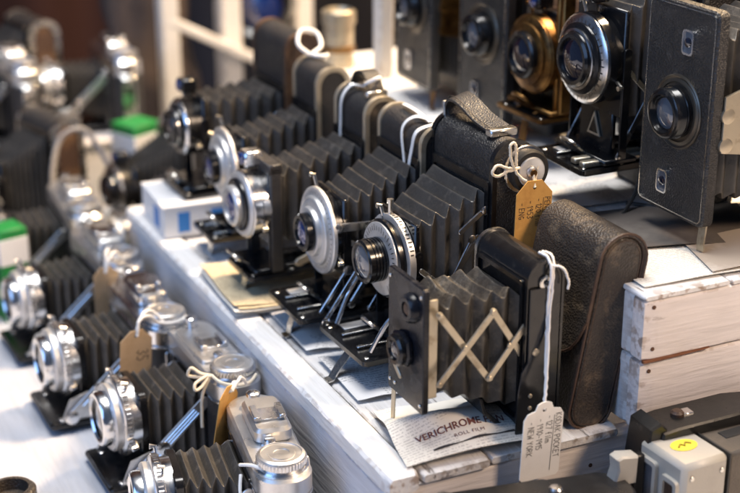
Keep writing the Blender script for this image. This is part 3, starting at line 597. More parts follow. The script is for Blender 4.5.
# frame bracket on M4
mb = MB()
for s_ in (-1, 1): mb.box(-.075, -.066, s_ * .021 - .003, s_ * .021 + .003, .024, .104, .001)
mb.box(-.076, -.065, -.024, .024, .098, .106, .001); obj('upright_frame', mb, leather, M4)
obj('rising_lever', MB().bar((-.055, -.026, .03), (-.028, -.027, .04), .006, .002, (0, 1, 0)), champagne, M4)
# M2: winder, strap, spring arms, loops
wd = obj('winder', MB().lathe([(.0105, 0), (.0132, .0005), (.0138, .003), (.0138, .0065), (.0125, .0078), (.0098, .0078)], (.0225, -.04, .1375), (0, -1, 0), 40), rubber, M2)
obj('winder_disc', MB().lathe([(.0098, .0070), (.0098, .0084), (.0092, .0090), (.0040, .0086), (.0036, .0098), (.0022, .0104), (.0004, .0105)], (.0225, -.04, .1375), (0, -1, 0), 36), satin, wd)
obj('winder_screw', MB().lathe([(.0024, .0100), (.0022, .0114), (.0004, .0117)], (.0225, -.04, .1375), (0, -1, 0), 20), brass, wd)
obj('winder_collar', MB().lathe([(.0158, -.001), (.0158, .0008), (.0150, .0014), (.012, .0014)], (.0225, -.04, .1375), (0, -1, 0), 40), nickel, wd)
pts = smooth_path([(.016, .034, .154), (.015, .0365, .161), (.0145, .031, .1685), (.0145, .018, .168), (.015, .002, .1625), (.0155, -.010, .1600), (.016, -.020, .1585)], 6)
sp = obj('strap', MB().ribbon(pts, (1, 0, .25), .0145, .0018), leather, M2)
obj('strap_stitching', MB().tube([(p.x - .0058, p.y, p.z + .0011) for p in pts], .0003, 5), leather_brown, sp)
obj('strap_buckle', MB().box(.006, .026, -.026, -.018, .1555, .1605, .001), nickel, sp); obj('strap_buckle', MB().tube([(.008, .036, .152), (.008, .038, .164), (.022, .038, .164), (.022, .036, .152)], .0012, 7), nickel, sp)
for (a, b, w_, mm) in (((-.052, -.026, .066), (-.031, -.0335, .060), .0055, chrome), ((-.031, -.0345, .060), (-.012, -.0345, .094), .0016, chrome), ((-.031, -.0345, .060), (-.05, -.0335, .034), .002, chrome), ((-.020, -.0345, .100), (-.003, -.0345, .112), .0035, chrome), ((-.056, .026, .070), (-.085, .03, .026), .0030, chrome)):
    arm = obj('spring_arm', MB().bar(a, b, w_, .0014, (0, 1, 0)), mm, M2); screw(arm, (b[0], b[1] - .0008, b[2]), (0, -1, 0), .003, chrome)
obj('cable_socket', MB().lathe([(.0016, 0), (.0016, .010), (.0022, .0102), (.0022, .013)], (-.05, .004, .102), (0, 0, 1), 14), nickel, M2)
for s_ in (-1, 1): arm = obj('spring_arm', MB().tube(smooth_path([(-.055, .028 * s_, .066), (-.062, .029 * s_, .052), (-.070, .027 * s_, .042), (-.079, .025 * s_, .025)], 6), .0016, 8), chrome, M2)
# M3: near-side arms as in M2
for (a, b, w_) in (((-.058, -.027, .083), (-.030, -.029, .082), .006), ((-.052, -.027, .052), (-.072, -.027, .024), .0026)):
    arm = obj('spring_arm', MB().bar(a, b, w_, .0016, (0, 1, 0)), chrome, M3); screw(arm, (a[0], a[1] - .001, a[2]), (0, -1, 0), .0035, chrome)
mb = MB(); loop = smooth_path([(.010, -.030, .1475), (-.0012, -.027, .143), (-.0025, -.022, .128), (-.003, -.018, .112), (-.0035, -.0165, .104)], 6)
tape = thing('tape_tag', 'narrow white tape looped over the camera beside the strapped one', 'tag', (.434, .858, 0))
obj('tape', MB().ribbon(loop, (0, 1, .1), .0035, .0005), cord_white, tape)
obj('tape', MB().ribbon(smooth_path([(.012, -.028, .1485), (.006, -.012, .149), (-.0012, -.006, .140), (-.003, -.012, .120), (-.0035, -.016, .106)], 6), (0, 1, .2), .0026, .0005), cord_white, tape)
obj('tape', MB().ribbon(smooth_path([(.010, -.026, .148), (.012, .000, .1495), (.013, .02, .149)], 5), (1, .2, 0), .003, .0005), cord_white, tape)
obj('paper_slip', MB().prism([(-.0025, 0), (.0025, .0005), (.003, -.012), (.0002, -.016), (-.0028, -.012)], 'y', -.0183, -.0177), cord_white, tape, (-.0038, 0, .106))
tape2 = thing('tape_tag', 'white tape tied over the brown sided camera with the raised strap', 'tag', (.433, .938, 0))
obj('tape', MB().ribbon(smooth_path([(.012, .0, .1475), (.004, .006, .148), (-.0018, .01, .138), (-.0022, .012, .12), (-.0026, .012, .10)], 6), (0, 1, .1), .0032, .0005), cord_white, tape2)
obj('tape', MB().tube(smooth_path([(.012, .0, .1480), (.008, -.012, .153), (.012, -.02, .158), (.018, -.012, .156), (.013, 0, .1485)], 6), .0014, 6), cord_white, tape2)
tape3 = thing('cord_ring', 'thick white cord tied in a loop above the cream ringed camera', 'cord', (.434, 1.05, 0))
obj('cord_loop', MB().tube(smooth_path([(.012, -.01, .1490), (.004, -.004, .157), (.010, .004, .166), (.022, .002, .164), (.022, -.008, .155), (.012, -.014, .1505), (.018, -.022, .150), (.024, -.016, .149)], 6), .0017, 8), cord_white, tape3)

# ------------------------------------------------------------------ pocket camera with lazy-tong struts
P1 = thing('pocket_camera', 'small black pocket camera standing on end with crossed lattice struts and square lens board', 'camera', (.4148, .6855, 0), (0, 0, 0))
w, h, t = .062, .113, .0235; e = .0024
prof = arch(0, t, .001, h, t * .49, .004)
obj('body', MB().prism(prof, 'y', -w / 2 + e, w / 2 - e), enamel, P1, ang=30)
for s_ in (-1, 1):
    out = arch(-.0008, t + .0008, 0, h + .0008, t * .49, .004); a, b = (-w / 2, -w / 2 + e + .0004) if s_ < 0 else (w / 2 - e - .0004, w / 2)
    p = obj('end_trim', frame_prism(MB(), out, shrink(out, .0016), 'y', a, b), enamel if s_ < 0 else nickel, P1)
    obj('end_panel', MB().prism(shrink(out, .0015), 'y', a + .0006, b - .0006, .0005), enamel, p)
    ring = obj('spool_boss', MB().lathe([(.0048, 0), (.0048, .0014), (.0036, .0018), (.0018, .0014), (.0004, .0012)], (t / 2, s_ * (w / 2 - .0006), h - .0125), (0, s_, 0), 24), nickel, P1)
    obj('stud', MB().lathe([(.0014, .001), (.0012, .0028), (.0003, .003)], (t / 2, s_ * (w / 2), h - .0125), (0, s_, 0), 12), tick_ink, ring)
    for z in (.038, .031): screw(P1, (.007, s_ * (w / 2 - .0006), z), (0, s_, 0), .0016, strut_metal)
# side hinge plate with its step
obj('side_plate', MB().prism([(-.006, .004), (.001, .0), (.0115, 0), (.0115, .098), (.0005, .098), (.0005, .052), (-.0035, .046), (-.0055, .03)], 'y', -w / 2 - .0016, -w / 2 - .0002, .0004), enamel, P1)
screw(P1, (.0055, -w / 2 - .0016, .058), (0, -1, 0), .0024, strut_metal)
for z in (.022, .030): screw(P1, (.003, -w / 2 - .0016, z), (0, -1, 0), .0014, strut_metal)
fo = rrect(.027, .046, .003, 3, 0, .056); fi = rrect(.0245, .0435, .002, 3, 0, .056)
obj('front_frame', frame_prism(MB(), fo, fi, 'x', -.002, .0006), enamel, P1)
obj('bellows', bellows(-.058, -.0005, (.0185, .030), (.0245, .039), .066, .057, 5, .0050, .0022, 3), cloth_worn, P1, ang=50)
bd = obj('lens_board', MB().prism(rrect(.0225, .0395, .0022, 3, 0, .066), 'x', -.0635, -.0595, .0006), enamel_blue, P1)
obj('shutter_housing', MB().prism([(.0, .0505), (.0075, .0525), (.0115, .060), (.0095, .069), (.0, .072), (-.0095, .069), (-.0115, .060), (-.0075, .0525)], 'x', -.0675, -.0634, .0012), enamel_blue, bd)
obj('lens_barrel', MB().lathe([(.0098, 0), (.0098, .003), (.0085, .0045), (.0062, .0045), (.0055, .003), (.0008, .0028)], (-.0672, 0, .061), (-1, 0, 0), 30), enamel, bd)
obj('lens_glass', MB().lathe([(.0058, .003), (.004, .0039), (.0006, .0044)], (-.0672, 0, .061), (-1, 0, 0), 24), glass, bd)
fd = obj('finder_boss', MB().lathe([(.0092, 0), (.0085, .003), (.0068, .0046), (.0045, .0046), (.0042, .003)], (-.0634, -.008, .0895), (-1, 0, 0), 30), enamel_blue, bd)
obj('finder_window', MB().lathe([(.0044, .003), (.003, .0042), (.0006, .0046)], (-.0634, -.008, .0895), (-1, 0, 0), 20), leather_rust, fd)
obj('shutter_lever', MB().bar((-.0688, .004, .052), (-.0688, -.004, .046), .0036, .0014, (1, 0, 0)), strut_metal, bd)
for y, z in ((.0195, .033), (-.0195, .032), (.013, .033), (-.0195, .1), (.0195, .1)): screw(bd, (-.0635, y, z), (-1, 0, 0), .0013)
obj('edge_plate', MB().box(-.0595, -.0535, -.0212, -.0198, .036, .098, .0004), strut_metal, bd)
for s_ in (-1, 1):
    y = s_ * .0262
    def LT(a, b, dy):
        return obj('lattice_strut', MB().bar((a[0], y + s_ * dy, a[1]), (b[0], y + s_ * dy, b[1]), .0040, .0012, (0, 1, 0)), strut_metal, P1)
    n = {'lt': (-.0555, .0905), 'lb': (-.0555, .0475), 'mt': (-.0205, .0865), 'mb': (-.0225, .0445), 'rt': (.0005, .0735), 'rb': (.0005, .0540)}
    a = LT(n['lt'], n['mb'], 0); LT(n['lb'], n['mt'], .0014); LT(n['mt'], n['rb'], 0); LT(n['mb'], n['rt'], .0014)
    for q in ((-.0392, .0678), (-.0215, .0865), (-.0222, .0448), (-.0098, .0636), (-.0555, .0905), (-.0555, .0475)): screw(a, (q[0], y + s_ * .002, q[1]), (0, s_, 0), .0017, strut_metal)
obj('foot', MB().bar((-.0618, .017, .040), (-.0625, .018, .0022), .0045, .0010, (1, 0, 0)), strut_metal, P1)
obj('base_door', MB().prism([(-.024, .028), (-.021, .017), (-.010, .006), (0, .004), (0, .0065), (-.009, .009), (-.019, .0185), (-.022, .028)], 'y', -.02, .022, .0004), enamel, P1)

# white tag and its tape loop
swing_tag('price_tag', 'white card tag with handwriting tied with white tape to the pocket camera', white_card, (.4185, .6375, .0330), (0, R(2.5), R(4)), .0285, .05, [('KODAK POCKET', .009), ('- 127 film', .0095), ('- 1910-1915', .0105), ('- NEW YORK', .0115)], .0042,
          [([(.4187, .6385, .028), (.4215, .6425, .04), (.4262, .6512, .07), (.4270, .6518, .095), (.4278, .6515, .108), (.4275, .656, .1155), (.4265, .664, .1160)], .0008), ([(.4182, .6375, .028), (.4225, .6428, .045), (.4275, .6508, .08), (.4290, .6512, .104), (.4310, .656, .1150), (.4290, .664, .1160)], .0007), ([(.428, .6520, .1115), (.434, .6500, .110), (.4385, .6495, .102), (.4388, .6500, .096)], .0007)], cord_white, clip=.34, scallop=True, pen=.00036, rule=(.0095, .046))
# orange kraft tag on the winder of the strapped camera
swing_tag('price_tag', 'orange kraft tag with handwriting hanging from the strapped camera winder', kraft_orange, (.4655, .7325, .1335), (R(-4), R(4), R(4)), .0275, .052, [('PENGUIN', .0115), ('- 120 film', .012), ('- 1953', .013), ('- ENG', .014)], .0042,
          [([(.4655, .7325, .129), (.468, .7355, .136), (.4705, .7385, .142), (.468, .7400, .148)], .0008), ([(.4650, .7315, .129), (.4655, .7355, .138), (.464, .7395, .146)], .0008),
           ([(.4545, .7335, .143), (.450, .733, .143), (.445, .732, .1445), (.438, .732, .147), (.434, .732, .143), (.438, .732, .140), (.444, .732, .142), (.450, .733, .1425)], .0009),
           ([(.450, .732, .143), (.447, .7315, .150), (.446, .7315, .159), (.449, .7315, .160), (.4505, .7315, .153), (.451, .732, .145)], .0009), ([(.450, .731, .1425), (.453, .7305, .138), (.457, .7295, .1355)], .0009)], cord, rule=(.0115, .034), pen=.0004, clip=.3)

# ------------------------------------------------------------------ leather case leaning on the crate
CS = thing('leather_case', 'worn dark brown leather camera case leaning against the white crate', 'case', (.4455, .6555, .0005), (0, R(10.0), 0))
tc_, hc_, wc_ = .0305, .124, .066
prof = arch(0, tc_, 0, hc_, tc_ * .495, tc_ * .4, 12)
obj('pouch', MB().prism(prof, 'y', .0, wc_, .0012), leather_brown, CS, ang=30)
obj('end_panel', MB().prism(shrink(prof, .0014), 'y', -.0012, .0004, .0006), leather_brown, CS, ang=30)
welt = [(p[0], -.0004, p[1]) for p in prof]; obj('welt', MB().tube(welt, .0010, 6, closed=True), leather_rust, CS)
obj('stitching', MB().tube([(p[0], -.0013, p[1]) for p in shrink(prof, .0028)], .00022, 5, closed=True), leather_rust, CS)
# flap wraps over the top and down the front
pf = []
for i in range(13): a = R(180 - 180 * i / 12); pf.append((tc_ / 2 + (tc_ / 2 + .0015) * math.cos(a), hc_ - tc_ * .495 + (tc_ * .495 + .0015) * math.sin(a)))
mbf = MB(); ny = 14; rows = []
for j in range(ny + 1):
    v = j / ny; y = -.0016 + (wc_ + .0034) * v; drop = .055 + .012 * math.sin(math.pi * v) ** .6 - .016 * (1 - math.sin(math.pi * min(1, v * 1.0 + .0))) ** 3
    low = [(-.0016 - .0012 * (1 - k / 6) * math.sin(math.pi * v), hc_ - tc_ * .495 - drop * (1 - k / 6)) for k in range(6)]
    rows.append([(q[0], y, q[1]) for q in low + pf + [(tc_ + .0015, hc_ - .03)]])
m_ = len(rows[0]); vs = [q for r_ in rows for q in r_]; N = len(vs); cen = Vector((tc_ / 2, 0, hc_ * .6))
vs2 = [(q[0] + (.0014 if q[0] < tc_ / 2 else -.0014) * (1 if abs(q[0] - tc_ / 2) > .004 else 0), q[1], q[2] - (.0014 if q[2] > hc_ - .012 else 0)) for q in vs]; fs = []
for j in range(ny):
    for i in range(m_ - 1): a = j * m_ + i; q = (a, a + 1, a + m_ + 1, a + m_); fs.append(q); fs.append(tuple(N + k for k in q[::-1]))
bd_ = list(range(m_)) + [j * m_ + m_ - 1 for j in range(1, ny + 1)] + [ny * m_ + i for i in range(m_ - 2, -1, -1)] + [j * m_ for j in range(ny - 1, 0, -1)]
for a, b in zip(bd_, bd_[1:] + bd_[:1]): fs.append((a, b, N + b, N + a))
fl = obj('flap', mbf.add(vs + vs2, fs), leather_brown, CS, ang=45)
obj('flap_edge', MB().tube([rows[j][0] for j in range(ny + 1)], .0009, 6), leather_rust, fl); obj('flap_edge', MB().tube(rows[0], .0009, 6), leather_rust, fl)

# ------------------------------------------------------------------ upper crate: flat-faced strut cameras
def plate_camera(label, X, Y, Z, zlo=.0165, zhi=.151, hw=.0345, metal=strut_metal, ext=.085, rz=0, r=.0235, group=None):
    T = thing('strut_camera', label, 'camera', (X, Y, Z), (0, 0, rz), group); zc = (zlo + zhi) / 2; hh = (zhi - zlo) / 2
    fr = obj('front_plate', MB().prism(rrect(hw, hh, .005, 4, 0, zc), 'x', 0, .0085, .001), leather_grey, T)
    obj('plate_line', frame_prism(MB(), rrect(hw - .0022, hh - .0022, .004, 4, 0, zc), rrect(hw - .0028, hh - .0028, .0036, 4, 0, zc), 'x', -.0004, .0006), nickel, fr)
    obj('lens_ring', MB().lathe([(r, 0), (r, .0008), (r * .96, .0014), (r * .9, .0008), (r * .86, .0014), (r * .8, .0016), (r * .78, .0008), (r * .6, .001)], (0, -.002, zc), (-1, 0, 0), 48), mat('gunmetal', (.12, .105, .085), .35, .8, rvar=.1), fr)
    pr = [(r * .7, 0), (r * .7, .004)]
    for k in range(5): pr += [(r * .66, .0045 + .0012 * k), (r * .68, .005 + .0012 * k)]
    obj('lens_barrel', MB().lathe(pr + [(r * .66, .0115), (r * .6, .0125), (r * .5, .0125), (r * .44, .009), (r * .3, .0085), (r * .05, .0084)], (0, -.002, zc), (-1, 0, 0), 44), enamel, fr)
    obj('lens_glass', MB().lathe([(r * .42, .0088), (r * .3, .0102), (r * .15, .0110), (r * .03, .0113)], (0, -.002, zc), (-1, 0, 0), 28), glass_grey, fr)
    for (y, z) in ((-.008, zc + .0445), (.0075, zc - .0475)):
        w_ = obj('finder_window', MB().prism(rrect(.0046, .0068, .0022, 4, y, z), 'x', -.0008, .0006), glass_grey, fr)
        obj('window_rim', frame_prism(MB(), rrect(.0054, .0077, .0028, 4, y, z), rrect(.0043, .0066, .0022, 4, y, z), 'x', -.0016, .0004), chrome, w_)
        obj('window_lens', MB().lathe([(.0032, .0006), (.0028, .0018), (.001, .0024)], (0, y, z), (-1, 0, 0), 20), glass, w_)
    obj('bellows', bellows(.009, ext, (.026, .052), (.034, .062), zc, zc, 8, .005, .0008, 9), cloth, T, ang=28)
    obj('body', MB().prism(rrect(.046, hh + .012, .006, 4, 0, zc + .002), 'x', ext, ext + .03, .002), leather_grey, T)
    for s_ in (-1, 1):
        y = s_ * (hw + .0005)
        a = obj('strut', MB().prism([(.0085, zc - .019), (.05, zc - .026), (ext + .004, zc - .012), (ext + .004, zc + .002), (.045, zc - .006), (.042, zc + .006), (ext + .004, zc + .03), (ext + .004, zc + .044), (.035, zc + .024), (.0085, zc + .016)], 'y', y - .001, y + .001, .0003), metal, T)
        mb = MB().lathe([(.0048, -.0008), (.0048, .0012), (.0035, .0016), (.0005, .0018)], (.0115, y, zc + .004), (0, s_, 0), 22); mb.lathe([(.0048, -.0008), (.0048, .0012), (.0035, .0016), (.0005, .0018)], (.0115, y, zc - .0145), (0, s_, 0), 22)
        obj('strut_joint', mb, metal, a)
    obj('foot', MB().ribbon([(.006, -hw + .006, zlo + .004), (.004, -hw + .005, .006), (.0035, -hw + .004, .0008)], (0, 1, 0), .0065, .0012), metal, T)
    return T
GU = 'flat faced strut cameras on the white crate'
U1 = plate_camera('black flat faced camera with two small windows standing nearest the crate end', .545, .7, ZU + .0034, group=GU)
U4 = plate_camera('black flat faced camera with tan metal struts behind the brass camera', .553, .955, ZU, ext=.035, rz=R(2), metal=brass, group=GU)
U5 = plate_camera('black flat faced camera standing beside the white post', .553, 1.07, ZU, ext=.035, rz=R(-2), metal=brass, group=GU)
# upright cameras on the crate
U2 = upright('folding_camera', 'large black folding camera with chrome and black lens rings and triangle badge', .592, .782, ZU, R(0), w=.088, h=.2, t=.035, bl=.078, bw=.06, bz=.036, lz=.104, rx=-.058, r=.0305, style='black', foot=None, trim=nickel, nf=5, s0=(.026, .034), s1=(.038, .07), zb=.108, arms=True)
obj('badge', MB().prism([(-.0075, .0), (.0075, .0), (0, .0165)], 'x', -.0012, 0, .0003), champagne, U2, (-.0495, 0, .0505))
obj('badge_field', MB().prism([(-.0050, .0018), (.0050, .0018), (0, .0125)], 'x', -.0016, -.0008), enamel, U2, (-.0495, 0, .0505))
obj('badge_panel', MB().box(-.0492, -.0455, -.019, .019, .040, .076, .001), enamel, U2)
for y in (-.022, -.012): obj('focus_track', MB().box(-.074, -.02, y - .003, y + .003, .0365, .0405, .0008), champagne, U2)
obj('prop', MB().tube(smooth_path([(-.03, -.027, .033), (-.034, -.030, .018), (-.044, -.033, .006), (-.05, -.034, .0016)], 6), .0013, 7), tick_ink, U2)
U3 = upright('folding_camera', 'brass fronted folding camera beside the triangle badge camera', .618, .885, ZU, R(2), w=.08, h=.19, t=.034, bl=.075, bw=.058, bz=.04, lz=.083, rx=-.062, r=.029, style='brass', foot=(-.07, -.076), trim=brass, nf=7, s0=(.024, .03), s1=(.034, .06), zb=.098, bell=leather_rust)
mb = MB()
for y in (-.030, -.024): mb.box(-.060, -.050, y - .002, y + .002, .044, .135, .0008)
obj('brass_upright', mb, brass, U3)
tag(obj('cloth_pouch', MB().lathe([(.02, 0), (.027, .02), (.028, .06), (.024, .085), (.012, .095), (.016, .105), (.006, .108)], (.68, 1.125, ZU), (0, 0, 1), 30), red_card), 'red cloth pouch standing behind the brass fronted camera', 'pouch')
for x, y, lb in ((.70, .975, 'dark upright camera at the back of the crate behind the brass fronted one'), (.735, .84, 'dark upright camera at the back of the crate behind the triangle badge one')):
    upright('folding_camera', lb, x, y, ZU, R(4), w=.08, h=.19, t=.034, style='black', trim=champagne, nf=6, s0=(.024, .03), s1=(.034, .06), zb=.098, lz=.09, group='dark upright cameras at the back of the crate', rx=-.05, bl=.07)
bk = thing('film_carton', 'yellow film carton lying behind the triangle badge camera', 'carton', (.775, .915, ZU + .0008), (0, 0, R(20)))
obj('carton_body', MB().box(-.03, .03, -.02, .02, 0, .105, .001), yellow, bk); obj('carton_lid', MB().box(-.0305, .0305, -.0205, .0205, .085, .106, .001), olive, bk)
tag(obj('cable_release', MB().tube(smooth_path([(.61, .742, ZU + .03), (.60, .735, ZU + .012), (.585, .738, ZU + .0045), (.57, .75, ZU + .005), (.56, .765, ZU + .004)], 8), .0014, 7), tick_ink), 'thin black cable lying on the crate below the triangle badge camera', 'cable')

# ------------------------------------------------------------------ chrome topped folding cameras on the table
def folder35(label, X, Y, rz=0, top=satin, l=.118, t=.034, bed=.069, style=0, knob=True, group=None, grooves=3, lens_m=None, hump=True, shoe=True):
    T = thing('folding_camera', label, 'camera', (X, Y, TZ), (0, 0, rz), group)
    def pl(g=0, dx=0): return rrect(t / 2 + g, l / 2 + g, t * .45 + g, 7, t / 2 + dx, 0)
    obj('body', MB().prism(pl(), 'z', .006, .068), leather, T, ang=30)
    obj('base_plate', MB().prism(pl(.0004), 'z', .0, .0062, .001), top, T)
    tp = obj('top_plate', MB().prism(pl(.0005), 'z', .068, .0815, .0016), top, T)
    obj('trim_line', MB().prism(pl(.0010), 'z', .0665, .0682, .0003), chrome, T)
    dz = 0 if hump else -.0078
    if hump: obj('finder_housing', MB().prism(rrect(t * .36, .024, .006, 4, t / 2 + .002, .012), 'z', .081, .0915, .0022), top, tp)
    else: obj('raised_plate', MB().prism(rrect(t * .42, .03, .004, 4, t / 2, .012), 'z', .081, .0838, .0008), top, tp)
    if shoe: obj('accessory_shoe', MB().box(t / 2 - .0075, t / 2 + .0115, .000, .016, .0912 + dz, .0928 + dz, .0003), chrome, tp)
    for x in ((t / 2 - .0062, t / 2 + .0102) if shoe else ()): obj('shoe_rail', MB().box(x - .0022, x + .0022, -.001, .017, .0927 + dz, .0952 + dz, .0005), chrome, tp)
    ky = -l / 2 + .0195
    if knob:
        pr = [(.0142, 0), (.0142, .003)]; pr += [(.0150, .0034), (.0150, .0075), (.0145, .0085), (.0128, .0092), (.0126, .0086), (.0085, .0086), (.0083, .0092), (.0050, .0093), (.0048, .0088), (.0008, .0090)]
        kb = obj('winding_knob', MB().lathe(pr, (t / 2, ky, .0812), (0, 0, 1), 44), satin, tp)
        mb = MB()
        for i in range(44): a = 2 * math.pi * i / 44; c, s_ = math.cos(a), math.sin(a); mb.tube([(t / 2 + c * .0151, ky + s_ * .0151, .0850), (t / 2 + c * .0151, ky + s_ * .0151, .0884)], .0006, 4)
        obj('knurling', mb, chrome, kb)
        obj('knob_collar', MB().lathe([(.0165, -.002), (.0165, .001), (.0155, .002), (.013, .002)], (t / 2, ky, .0812), (0, 0, 1), 40), chrome, tp)
    obj('shutter_button', MB().lathe([(.0052, 0), (.0052, .002), (.0036, .0024), (.0036, .0058), (.0028, .0066), (.0005, .0068)], (t / 2 - .002, ky + .0235, .0812), (0, 0, 1), 24), chrome, tp)
    fk = obj('rewind_post', MB().lathe([(.0065, 0), (.0065, .0015), (.0045, .002), (.0032, .0025), (.0032, .0065), (.0045, .007), (.0045, .0095), (.003, .0105), (.0005, .0106)], (t / 2, l / 2 - .016, .0812), (0, 0, 1), 26), chrome, tp)
    # chrome end fitting on the near side
    obj('end_cover', MB().prism(rrect(.0075, .028, .002, 3, t / 2, .037), 'y', -l / 2 - .0012, -l / 2 + .003, .0006), chrome, T)
    for x in (-.004, -.0013, .0013, .004): obj('end_groove', MB().box(t / 2 + x - .0004, t / 2 + x + .0004, -l / 2 - .0016, -l / 2 - .0008, .014, .05, .0001), enamel, T)
    screw(T, (t / 2, -l / 2 - .0012, .058), (0, -1, 0), .0026, chrome)
    # bed door, struts, bellows, shutter
    bed += .003; bw = .066; bd = obj('bed', MB().prism(rrect(bed / 2, bw / 2, .004, 3, -bed / 2 - .0006, 0), 'z', .0045, .0080, .0009), enamel, T)
    obj('bed_lip', MB().box(-bed, -bed + .003, -bw / 2 + .004, bw / 2 - .004, .0079, .0098, .0006), enamel, bd)
    lz, r = .0475, .028; rx = -.052
    obj('bellows', bellows(rx + .012, -.0003, (.0225, .0225), (.0285, .0295), lz, .0395, 5, .0050, .0004, X * 40 + Y * 9), cloth, T, ang=28)
    obj('front_frame', frame_prism(MB(), rrect(.0315, .0310, .003, 3, 0, .0385), rrect(.0275, .0275, .002, 3, 0, .0385), 'x', -.0016, .0005), chrome if style else enamel, T)
    sd = obj('lens_standard', MB().prism(rrect(.0235, .0235, .006, 4, 0, lz), 'x', rx + .006, rx + .0125, .001), enamel, T)
    o = (rx, 0, lz); d = (-1, 0, 0)
    sh = obj('shutter', MB().lathe([(r * .92, -.007), (r * .92, -.001), (r, -.0005), (r, .0045), (r * .95, .0055), (r * .78, .006)], o, d, 48), chrome, T)
    mb = MB()
    for i in range(56): a = 2 * math.pi * i / 56; c, s_ = math.cos(a), math.sin(a); mb.tube([(rx - .0004, c * r * 1.003, lz + s_ * r * 1.003), (rx - .0036, c * r * 1.003, lz + s_ * r * 1.003)], .0006, 4)
    obj('knurling', mb, chrome, sh)
    obj('speed_ring', MB().lathe([(r * .86, .005), (r * .86, .010), (r * .82, .0112), (r * .7, .0116)], o, d, 44), silver, sh)
    ring_ticks(sh, (rx - .0113, 0, lz), r * .73, r * .79, 30, 0, 360)
    obj('focus_ring', MB().lathe([(r * .7, .010), (r * .7, .0165), (r * .66, .0180), (r * .58, .0184), (r * .54, .0165), (r * .46, .0135), (r * .05, .0130)], o, d, 44), chrome, sh)
    obj('inner_barrel', MB().lathe([(r * .54, .0160), (r * .50, .0172), (r * .42, .0150), (r * .06, .0146)], o, d, 36), enamel, sh)
    obj('lens_glass', MB().lathe([(r * .42, .0150), (r * .32, .0163), (r * .16, .0172), (r * .03, .0175)], o, d, 28), lens_m or glass, sh)
    for a in (115, 50, -70, 200):
        c, s_ = math.cos(R(a)), math.sin(R(a)); obj('lever', MB().tube([(rx + .001, c * r * .95, lz + s_ * r * .95), (rx + .0005, c * (r + .005), lz + s_ * (r + .005)), (rx - .003, c * (r + .0055), lz + s_ * (r + .0055))], [.0012, .0015, .0019], 8), chrome, sh)
    for s_ in (-1, 1):
        y = s_ * .0318; p, q = Vector((-.002, y, .060)), Vector((-.056, y, .0125))
        a = obj('strut', MB().bar(p, q, .0085, .0014, (0, 1, 0)), satin, T)
        nrm = (q - p).normalized(); pv = Vector((nrm.z, 0, -nrm.x))
        for k in range(grooves):
            o_ = pv * (k - (grooves - 1) / 2) * .0022; obj('strut_ridge', MB().tube([p + nrm * .008 + o_ + Vector((0, s_ * .0008, 0)), q - nrm * .012 + o_ + Vector((0, s_ * .0008, 0))], .00055, 5), chrome, a)
        mid = p.lerp(q, .58); screw(a, mid + Vector((0, s_ * .0007, 0)), (0, s_, 0), .0048, chrome, 'rivet', .0016); screw(a, q + Vector((0, s_ * .0007, 0)), (0, s_, 0), .0052, chrome, 'rivet', .0018)
        obj('strut_plate', MB().prism([(-.064, .008), (-.034, .008), (-.030, .020), (-.042, .030), (-.056, .026)], 'y', y - s_ * .0026 - .0006, y - s_ * .0026 + .0006, .0003), satin, T)
    for y in (-.024, .024): screw(bd, (-bed + .010, y, .008), (0, 0, 1), .0024, chrome)
    return T
GT = 'chrome topped folding cameras lined up on the table'
T1 = folder35('folding camera with pale satin top plate and button beside its knob, string across its front', .2752, .7617, R(-9.4), style=0, group=GT)
T2 = folder35('folding camera with grooved diagonal strut, cord bow on its knob, between two chrome cameras', .286, .891, R(1), style=0, group=GT, lens_m=glass_grey, hump=False)
T3 = folder35('folding camera with chrome lens rings whose knob carries the kraft tag marked 35', .272, 1.0, R(1), style=1, group=GT, l=.122, top=chrome, grooves=1)
T4 = folder35('folding camera beside the green carton, its kraft tag hanging from white cord', .276, 1.128, R(2), style=0, group=GT, grooves=1)
T5 = copy_tree(T4); T5.location = (.285, 1.262, TZ); T5.rotation_euler[2] = R(-3); T5['label'] = 'chrome topped folding camera behind the one beside the green carton'
# tags on the table cameras
swing_tag('price_tag', 'kraft tag marked 35 hanging by white cord from a chrome knob', kraft, (.2595, .930, -.0095), (R(6), R(2), R(6)), .0245, .046, [('35', .017)], .0085,
          [([(.2595, .9295, -.014), (.262, .932, -.005), (.269, .938, .000), (.277, .946, -.0045), (.284, .944, -.0135)], .0012), ([(.2595, .9288, -.014), (.2625, .930, -.002), (.272, .936, -.003), (.280, .940, -.0115), (.294, .941, -.0135), (.305, .952, -.016)], .0011)], cord_white, pen=.0006, clip=.32)
swing_tag('price_tag', 'orange kraft tag hanging edge on behind the pale satin topped camera', kraft_orange, (.288, .814, -.0075), (R(4), R(12), R(40)), .024, .046, [('35', .017)], .0085,
          [([(.2875, .814, -.012), (.292, .818, -.008), (.297, .826, -.0145)], .0011), ([(.289, .814, -.012), (.297, .819, -.006), (.303, .824, -.014)], .0011)], cord_white, pen=.0006, clip=.32)
swing_tag('price_tag', 'plain kraft tag on the camera beside the green carton', kraft, (.2735, 1.06, -.010), (R(5), R(-2), R(6)), .021, .046, None, .008,
          [([(.2735, 1.0595, -.0145), (.275, 1.062, -.002), (.279, 1.068, .001), (.284, 1.075, -.0115)], .0012), ([(.2735, 1.059, -.0145), (.277, 1.060, -.004), (.284, 1.066, -.001), (.292, 1.074, -.0115)], .0011)], cord_white, clip=.3)
bow = thing('cord_bow', 'cream cord tied in a small bow on the chrome knob of the grooved strut camera', 'cord', (.286, .842, TZ))
